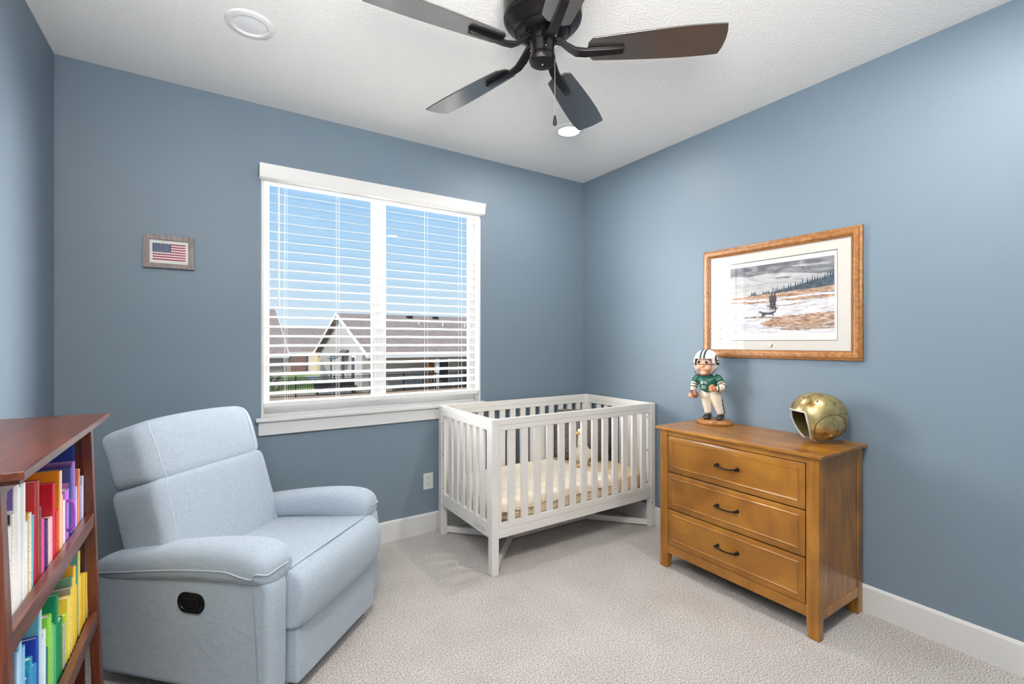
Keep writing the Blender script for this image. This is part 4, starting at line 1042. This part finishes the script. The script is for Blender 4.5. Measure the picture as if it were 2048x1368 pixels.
book(T, 1.6380, .011, .150, .20, (238, 160, 138), 'salmon coloured book beside the tall orange one', speck=1)
book(T, 1.6520, .011, .128, .19, (244, 228, 232), 'thin white and rose book before the purple carry book', speck=1, soft=True)
# carry book with a handle
hb = book(T, 1.6660, .034, .150, .20, (178, 104, 204), 'thick violet board book with a carrying handle on its spine')
b = B(); b.tube([(.002, .017, .030), (.013, .017, .040), (.014, .017, .075), (.013, .017, .110), (.002, .017, .120)], .0045, 8); obj('handle', b, bmat((150, 76, 186)), hb, smooth='all')
book(T, 1.7050, .014, .206, .22, (44, 74, 148), 'blue book with pink cover panel behind the violet carry book', band=[(.05, .78, (196, 130, 190))])
book(T, 1.7230, .024, .216, .23, (128, 88, 166), 'tall purple hardback, tallest of the purple books', spine=(150, 110, 190))
book(T, 1.7520, .014, .130, .20, (196, 178, 220), 'short lilac book with rainbow speckled spine', speck=1)
book(T, 1.7720, .011, .176, .21, (222, 132, 92), 'thin orange paperback leaning toward the far post', lean=-3.0, soft=True)
book(T, 1.7960, .014, .118, .20, (176, 158, 206), 'short lavender book next to the leaning orange paperback')
book(T, 1.8140, .009, .142, .20, (196, 208, 224), 'thin pale blue grey book, last small one by the far post', soft=True)
book(T, 2.0575, .018, .276, .20, (22, 62, 140), 'large royal blue book standing at the far end of the top shelf', x=-.375)
m_ = 1
book(m_, 1.306, .030, .222, .21, (34, 78, 156), 'navy blue hardback first on the middle shelf beside the near post')
book(m_, 1.3380, .009, .228, .21, (236, 238, 242), 'thin white spined book between the navy one and the striped purple one')
book(m_, 1.3490, .017, .168, .20, (60, 46, 104), 'dark purple book with yellow edge on the middle shelf', spine=(72, 56, 118), speck=1)
book(m_, 1.3690, .012, .256, .22, (92, 164, 214), 'tall mid blue book near the near end of the middle shelf', spine=(200, 222, 240))
book(m_, 1.3830, .013, .268, .22, (150, 204, 232), 'tallest light blue book on the middle shelf')
book(m_, 1.3990, .013, .244, .22, (126, 190, 226), 'sky blue book one step lower than the tallest light blue one')
book(m_, 1.4150, .018, .160, .20, (40, 84, 160), 'short blue book with white pictures on the spine', speck=1)
book(m_, 1.4360, .015, .190, .21, (24, 146, 178), 'shiny teal blue book with patterned spine', speck=1)
book(m_, 1.4540, .014, .162, .20, (40, 130, 196), 'short bright blue book with pale page edges beside the shiny teal one', spine=(44, 136, 200))
book(m_, 1.4710, .012, .214, .23, (34, 60, 170), 'cobalt blue book with white page line, in front of the big pale teal cover')
book(m_, 1.4860, .011, .272, .24, (112, 186, 196), 'big pale teal picture book rising behind the blue books', spine=(196, 226, 232))
book(m_, 1.4990, .014, .176, .20, (206, 226, 238), 'white and pale blue book with dotted spine on the middle shelf', speck=1)
wb = book(m_, 1.5150, .013, .200, .20, (226, 232, 236), 'white book with black scribbled cover title just before the lime ones', speck=1)
book(m_, 1.5300, .010, .146, .19, (26, 116, 118), 'short dark teal book before the lime green ones')
book(m_, 1.5420, .020, .216, .22, (126, 200, 62), 'tall lime green book on the middle shelf', spine=(150, 206, 74), speck=1)
book(m_, 1.5650, .016, .178, .20, (112, 200, 130), 'mint green book with white speckles beside the lime one', speck=1)
book(m_, 1.5830, .013, .164, .20, (74, 174, 100), 'mid green patterned book before the deep green cover', speck=1)
book(m_, 1.5990, .012, .238, .23, (12, 132, 96), 'tall deep green book, tallest of the green ones')
book(m_, 1.6140, .034, .154, .20, (12, 138, 58), 'thick glossy emerald green book')
book(m_, 1.6510, .016, .122, .19, (176, 176, 172), 'short grey book wedged between emerald and yellow ones', speck=1)
book(m_, 1.6700, .014, .138, .20, (198, 212, 62), 'short yellow green book beside the grey one', speck=1)
book(m_, 1.6870, .018, .176, .21, (236, 206, 70), 'bright yellow book with plain yellow cover', spine=(240, 214, 110), speck=1)
book(m_, 1.7080, .013, .192, .21, (150, 140, 120), 'yellow-spined book with brown photo cover', spine=(238, 216, 96), speck=1)
book(m_, 1.7240, .012, .214, .22, (118, 158, 128), 'sage green picture book rising behind the yellow ones', spine=(240, 206, 80))
book(m_, 1.7390, .013, .238, .23, (232, 172, 50), 'tall golden orange book among the yellow ones', spine=(240, 200, 60))
book(m_, 1.7560, .016, .168, .20, (238, 196, 52), 'golden yellow book right before the tall teal cover', speck=1)
book(m_, 1.7800, .013, .262, .23, (86, 164, 172), 'tall teal picture book with yellow spine near the far post', spine=(240, 210, 70))
for i, (h, lb) in enumerate(((.176, 'thin golden book touching the tall teal picture book'), (.170, 'second thin golden book after the tall teal cover'), (.164, 'thin mustard book, third after the tall teal cover'), (.160, 'thin yellow book, fourth after the tall teal cover'), (.154, 'thin dark gold book last but one by the far post'), (.150, 'last thin yellow book by the far post of the middle shelf'))):
    book(m_, 1.7960 + i * .0135, .0105, h, .20, ((232, 190, 50), (226, 180, 44), (210, 168, 52), (238, 206, 74), (196, 152, 44), (236, 198, 64))[i], lb, speck=1)
# ------------------------------------------------------------------ outdoors
GZ = -1.78
ROOF = M('brown_shingles', srgb(150, 132, 122), .95, var=.2, scale=(3, 3, 9), detail=5)
SIDE = M('pale_grey_siding', srgb(192, 188, 182), .8, var=.04, scale=(.5, .5, 8))
SIDE2 = M('tan_grey_siding', srgb(168, 158, 146), .8, var=.05, scale=(.5, .5, 8))
CREAMW = M('cream_stucco', srgb(228, 210, 168), .8)
BRICK = M('brown_brick', srgb(150, 122, 110), .9, var=.15, scale=(6, 6, 14))
DARKW = M('dark_house_glass', srgb(58, 64, 74), .2, var=.3, scale=(2, 2, 2)); DOORD = M('dark_door', srgb(48, 44, 44), .5)
EXT = M('white_exterior_trim', srgb(236, 234, 228), .7)
IRON = M('black_iron', srgb(30, 28, 28), .5, metal=.3)
LEAF = M('shrub_leaves', srgb(96, 112, 54), .9, var=.35, scale=(9, 9, 9)); AUT = M('autumn_leaves', srgb(188, 120, 60), .9, var=.3, scale=(9, 9, 9))
struct('ground', B().box(-40, 60, 10, 95, GZ - .3, GZ), M('dry_tan_ground', srgb(176, 156, 136), .95, var=.15, scale=(1.5, 1.5, 1.5), detail=5), 'tan ground outside the window')
b = B(); b.prism([(3.6, 31), (6.1, 30.2), (8.2, 34), (9, 52), (4, 52)], lambda p, k: (p[0], p[1], GZ + .015 * k)); struct('lawn', b, M('green_lawn', srgb(158, 172, 90), .95, var=.15, scale=(5, 5, 5), detail=5), 'green lawn strip between the houses')
b = B(); b.prism([(5.3, 30.0), (6.6, 29.2), (8.1, 33), (7.9, 40), (8.3, 46), (7.2, 46), (6.8, 36)], lambda p, k: (p[0], p[1], GZ + .03 * k)); struct('path', b, M('concrete_path', srgb(206, 202, 196), .9, var=.05, scale=(3, 3, 3)), 'pale concrete path beside the lawn')
b = B(); b.box(-2, 22, 25.1, 25.5, GZ - .1, GZ + .36)
tag(obj('retaining_wall', b, M('tan_block_stone', srgb(172, 142, 112), .95, var=.25, scale=(2, 6, 9), detail=4), bev=.02), 'low tan stone retaining wall in front of the iron fence outside', 'wall')

def gable_house(name, label, x0, x1, y0, y1, ze, yr, zr, wall, over=.45, ox=.35, open_porch=None):
    o = thing(name, label, 'house', ((x0 + x1) / 2, (y0 + y1) / 2, GZ)); O = Vector(o.location)
    slope = (zr - ze) / (yr - y0)
    b = B(); yw = open_porch if open_porch else y0 + over
    b.prism([(yw, GZ), (y1 - over, GZ), (y1 - over, ze + slope * over), (yr, zr - .12), (yw, ze + slope * (yw - y0) - .12)], lambda p, k: (x0 + ox + (x1 - x0 - 2 * ox) * k, p[0], p[1]))
    obj('walls', loc(b, O), wall, o)
    b = B(); th = .16; z1 = ze if abs((y1 - yr) - (yr - y0)) < .1 else zr - slope * (y1 - yr)
    b.prism([(y0, ze), (yr, zr), (y1, z1), (y1, z1 - th), (yr, zr - th), (y0, ze - th)], lambda p, k: (x0 + (x1 - x0) * k, p[0], p[1]))
    obj('roof', loc(b, O), ROOF, o)
    b = B()
    for x in (x0 - .03, x1 + .0):
        b.prism([(y0 - .05, ze - .2), (y0 - .05, ze + .05), (yr, zr + .06), (y1 + .05, z1 + .05), (y1 + .05, z1 - .2), (yr, zr - .2)], lambda p, k: (x + .03 * k, p[0], p[1]))
    b.box(x0, x1, y0 - .06, y0, ze - .2, ze + .03)
    obj('roof_trim', loc(b, O), EXT, o)
    return o, O
h1, O1 = gable_house('house', 'grey house with long brown roof and white-edged gable, nearest outside', 7.8, 34, 27.8, 44.2, .60, 36.0, 3.5, SIDE, open_porch=30.2)
yw = 30.2
b = B(); b.box(14.9, 33.4, yw - .02, yw + .05, GZ, .9); obj('porch_wall', loc(b, O1), SIDE2, h1)
for x0, x1, z1, mt_, pad_ in ((12.9, 14.1, GZ + 2.15, DOORD, 1), (17.6, 19.0, GZ + 2.1, DARKW, 1), (20.4, 22.0, GZ + 2.1, DARKW, 1)):
    b = B(); b.box(x0 - .1, x1 + .1, yw - .09, yw - .02, GZ, z1 + .1); f = obj('door_frame', loc(b, O1), EXT, h1)
    obj('door_panel', loc(B().box(x0, x1, yw - .11, yw - .08, GZ + .05, z1), O1), mt_, f)
for x in (8.3, 12.3, 15.6, 20.2, 25):
    b = B(); b.box(x, x + .24, 28.1, 28.34, GZ, .5); obj('porch_post', loc(b, O1), EXT, h1)
b = B(); b.box(8.2, 33, 28.0, 28.35, .28, .58); obj('porch_beam', loc(b, O1), SIDE2, h1)
for y0, y1, z0, z1 in ((34.6, 35.3, GZ + .5, GZ + 2.1), (38.6, 39.2, GZ + .1, GZ + 2.1), (31.8, 32.5, GZ + .1, GZ + 2.1)):
    f = obj('window', loc(B().box(8.08, 8.17, y0 - .1, y1 + .1, z0 - .1, z1 + .1), O1), EXT, h1); obj('pane', loc(B().box(8.05, 8.09, y0, y1, z0, z1), O1), DARKW, f)
b = B(); b.hexa([(7.2, 33.6, .15), (8.15, 33.6, .75), (7.2, 35.6, .15), (8.15, 35.6, .75), (7.2, 33.6, .2), (8.15, 33.6, .82), (7.2, 35.6, .2), (8.15, 35.6, .82)]); obj('door_awning', loc(b, O1), DARKW, h1)
for x in (10.4, 13.0, 15.2, 18.6):
    b = B(); b.box(x, x + .45, 35.2, 35.6, 3.12, 3.42); obj('roof_vent', loc(b, O1), BLACKP, h1, bev=.03)
for x, y, hz in ((13.4, 33.8, .35), (15.2, 33.4, .5), (17.0, 33.2, .3)):
    z = .6 + (3.5 - .6) / 8.2 * (y - 27.8); b = B(); b.lathe([(.05, z - .1), (.05, z + hz), (0, z + hz)], 10, x, y); obj('vent_pipe', loc(b, O1), EXT, h1)
h2, O2 = gable_house('house', 'house with tan grey walls and steep brown roof, far left edge of the window view', -9, 4.25, 33.0, 47, .55, 40.5, 3.9, SIDE2)
h3, O3 = gable_house('house', 'distant house with low brown roof and small cream gable, between the two nearer houses', 0, 15, 54, 66, .30, 60, 3.15, SIDE, over=.5)
b = B(); b.prism([(9.2, .2), (13.0, .2), (11.1, 2.0)], lambda p, k: (p[0], 52.2 + 3 * k, p[1])); obj('cream_gable', loc(b, O3), CREAMW, h3)
b = B(); b.box(9.5, 12.8, 52.5, 55, GZ, .2); obj('cream_wing', loc(b, O3), CREAMW, h3)
for x0, x1, m2 in ((7.2, 8.6, BRICK), (8.9, 9.5, EXT)):
    obj('wall_bay', loc(B().box(x0, x1, 54.1, 54.6, GZ, .2), O3), m2, h3)
for x0, x1 in ((9.9, 11.2), (5.6, 6.4)):
    f = obj('window', loc(B().box(x0 - .1, x1 + .1, 52.36 if x0 > 9 else 54.3, 54.6, GZ + .2, -.02), O3), EXT, h3)
    obj('pane', loc(B().box(x0, x1, 52.3 if x0 > 9 else 54.2, 52.4 if x0 > 9 else 54.35, GZ + .3, -.1), O3), DARKW, f)
fc = thing('iron_fence', 'black iron picket fence across the yards outside the window', 'fence', (9, 27.1, GZ)); FO = Vector(fc.location)
fx = lambda t: (2.0 + 18 * t, 28.6 - 2.0 * t)
NP = 9
for i in range(NP + 1):
    x, y = fx(i / NP); obj('post', loc(B().box(x - .035, x + .035, y - .035, y + .035, GZ, GZ + 1.22), FO), IRON, fc)
for i in range(NP):
    b = B(); xa, ya = fx(i / NP); xb, yb = fx((i + 1) / NP)
    for z in (.12, 1.0, 1.14): b.bar((xa, ya, GZ + z), (xb, yb, GZ + z), .03, .035)
    for k in range(1, 17):
        t = k / 17; x, y = xa + (xb - xa) * t, ya + (yb - ya) * t; b.box(x - .010, x + .010, y - .010, y + .010, GZ + .05, GZ + 1.14)
    obj('picket_panel', loc(b, FO), IRON, fc)
def shrub(x, y, r, h, mat, label):
    rnd = random.Random(int(x * 37)); b = B()
    for i in range(46):
        a = rnd.uniform(0, 6.28); q = r * rnd.random() ** .6; z = h * rnd.uniform(.15, 1); rr = r * rnd.uniform(.14, .26)
        b.ell((q * math.cos(a) * (1.1 - .6 * z / h), q * math.sin(a) * (1.1 - .6 * z / h), z), (rr, rr, rr * .8), 7, 5)
    o = obj('shrub', b, mat); o.location = (x, y, GZ); b2 = B(); b2.tube([(0, 0, 0), (0, 0, h * .6)], .04, 6); obj('stem', b2, BRICK, o)
    tag(o, label, 'shrub')
shrub(3.2, 31.0, .5, 1.4, LEAF, 'green leafy shrub at the corner of the tan grey house outside')
shrub(12.6, 29.2, .65, 1.9, AUT, 'orange leaved shrub by the dark porch door outside')
shrub(16.8, 28.6, .7, 1.5, AUT, 'orange yellow shrub by the second porch post outside')
shrub(19.6, 28.4, .8, 1.7, LEAF, 'olive green shrub at the right edge of the window view')
t = thing('patio_bench', 'low dark patio bench behind the fence, under the grey gable', 'bench', (6.4, 29.6, GZ))
b = B(); b.box(-1.2, 1.2, -.35, .35, .36, .46); obj('seat', b, DOORD, t); b = B(); b.box(-1.2, 1.2, .28, .36, .46, .9); obj('backrest', b, DOORD, t)
for x in (-1.1, 1.0):
    for y in (-.3, .2): obj('leg', B().box(x, x + .1, y, y + .1, 0, .36), DOORD, t)

# ------------------------------------------------------------------ sky and lights
w = bpy.data.worlds.new('sky'); sc.world = w; w.use_nodes = True; nt = w.node_tree; nt.nodes.clear()
tc = nd(nt, 'ShaderNodeTexCoord'); sx = nd(nt, 'ShaderNodeSeparateXYZ'); nt.links.new(tc.outputs['Generated'], sx.inputs[0])
cr_ = ramp(nt, sx.outputs['Z'], [(0, (.76, .88, .96, 1)), (.05, (.66, .83, .955, 1)), (.16, (.475, .73, .965, 1)), (.29, (.36, .635, .935, 1)), (.7, (.2, .45, .85, 1))])
bg = nd(nt, 'ShaderNodeBackground'); nt.links.new(cr_, bg.inputs['Color']); bg.inputs['Strength'].default_value = .95
# two bright lobes added to the sky, out of view, to boost window light
dp = nd(nt, 'ShaderNodeVectorMath', operation='DOT_PRODUCT'); nt.links.new(tc.outputs['Generated'], dp.inputs[0])
az, el = R(-58), R(20); dp.inputs[1].default_value = (math.sin(az) * math.cos(el), math.cos(az) * math.cos(el), math.sin(el))
mr = nd(nt, 'ShaderNodeMapRange', interpolation_type='SMOOTHSTEP'); mr.inputs['From Min'].default_value = .58; mr.inputs['From Max'].default_value = .97; mr.inputs['To Max'].default_value = 2.0
nt.links.new(dp.outputs['Value'], mr.inputs['Value'])
dp2 = nd(nt, 'ShaderNodeVectorMath', operation='DOT_PRODUCT'); nt.links.new(tc.outputs['Generated'], dp2.inputs[0])
az, el = R(82), R(22); dp2.inputs[1].default_value = (math.sin(az) * math.cos(el), math.cos(az) * math.cos(el), math.sin(el))
mr2 = nd(nt, 'ShaderNodeMapRange', interpolation_type='SMOOTHSTEP'); mr2.inputs['From Min'].default_value = .62; mr2.inputs['From Max'].default_value = .97; mr2.inputs['To Max'].default_value = 1.5
nt.links.new(dp2.outputs['Value'], mr2.inputs['Value'])
sm = nd(nt, 'ShaderNodeMath', operation='ADD'); nt.links.new(mr.outputs['Result'], sm.inputs[0]); nt.links.new(mr2.outputs['Result'], sm.inputs[1])
bg2 = nd(nt, 'ShaderNodeBackground'); bg2.inputs['Color'].default_value = (1, .97, .92, 1); nt.links.new(sm.outputs[0], bg2.inputs['Strength'])
ad = nd(nt, 'ShaderNodeAddShader'); ow = nd(nt, 'ShaderNodeOutputWorld')
nt.links.new(bg.outputs[0], ad.inputs[0]); nt.links.new(bg2.outputs[0], ad.inputs[1]); nt.links.new(ad.outputs[0], ow.inputs[0])

def light(name, kind, loc_, energy, color=(1, 1, 1), **k):
    l = bpy.data.lights.new(name, kind); l.energy = energy; l.color = color
    for a, v in k.items(): setattr(l, a, v)
    o = bpy.data.objects.new(name, l); C.objects.link(o); o.location = loc_; return o
s = light('sun', 'SUN', (0, -20, 30), 2.7, (1, .95, .88), angle=R(.6))
s.rotation_euler = Vector((.62, .42, -.66)).to_track_quat('-Z', 'Y').to_euler()
# photographer's flash, bounced off the wall and ceiling at the left
f = light('flash', 'SPOT', (.1, -.05, 1.65), 3300, (1, .88, .76), spot_size=R(66), spot_blend=.5, shadow_soft_size=.06)
f.rotation_euler = (Vector((-.60, .42, 2.45)) - Vector(f.location)).to_track_quat('-Z', 'Y').to_euler()
f2 = light('ceiling_fill_flash', 'SPOT', (.1, -.1, 1.75), 320, (1, .96, .92), spot_size=R(150), spot_blend=.8, shadow_soft_size=.30)  # second soft spot added as fill to brighten the ceiling
f2.rotation_euler = (Vector((.45, .35, 2.743)) - Vector(f2.location)).to_track_quat('-Z', 'Y').to_euler()
# lit recessed light, plus two unseen lamps added to brighten the floor
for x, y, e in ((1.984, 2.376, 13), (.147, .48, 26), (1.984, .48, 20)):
    o = light('downlight_and_fill', 'AREA', (x, y, ZC - .02), e, (1, .95, .88), shape='DISK', size=.13)
# daylight boosted by unseen lamps added outside, beside the window
def day_fill(loc_, tgt, w_, h_, e, col):
    o = light('daylight_fill', 'AREA', loc_, e, col, shape='RECTANGLE', size=w_, size_y=h_)
    o.rotation_euler = (Vector(tgt) - Vector(loc_)).to_track_quat('-Z', 'Y').to_euler()
day_fill((-1.1, 4.55, 1.9), (1.2, 2.8, 1.6), 2.0, 1.9, 390, (1, .98, .96))
day_fill((3.5, 4.4, 1.9), (.7, 2.9, 1.6), 1.6, 1.7, 680, (1, .98, .96))
# ------------------------------------------------------------------ camera
cam = bpy.data.cameras.new('camera'); co = bpy.data.objects.new('camera', cam); C.objects.link(co); sc.camera = co
cam.sensor_width = 36; cam.sensor_fit = 'HORIZONTAL'; cam.lens = 36 * 933 / 2048; cam.shift_y = .5 / 2048
co.location = (0, 0, 1.345); co.rotation_euler = (R(90), 0, R(-32.9)); cam.clip_start = .02; cam.clip_end = 300
sc.view_settings.view_transform = 'Standard'; sc.view_settings.look = 'None'; sc.view_settings.gamma = 1; sc.view_settings.use_curve_mapping = False
sc.view_settings.exposure = 0.0
sc.cycles.use_denoising = True
sc.cycles.max_bounces = 10; sc.cycles.diffuse_bounces = 6; sc.cycles.transparent_max_bounces = 24; sc.cycles.sample_clamp_indirect = 8
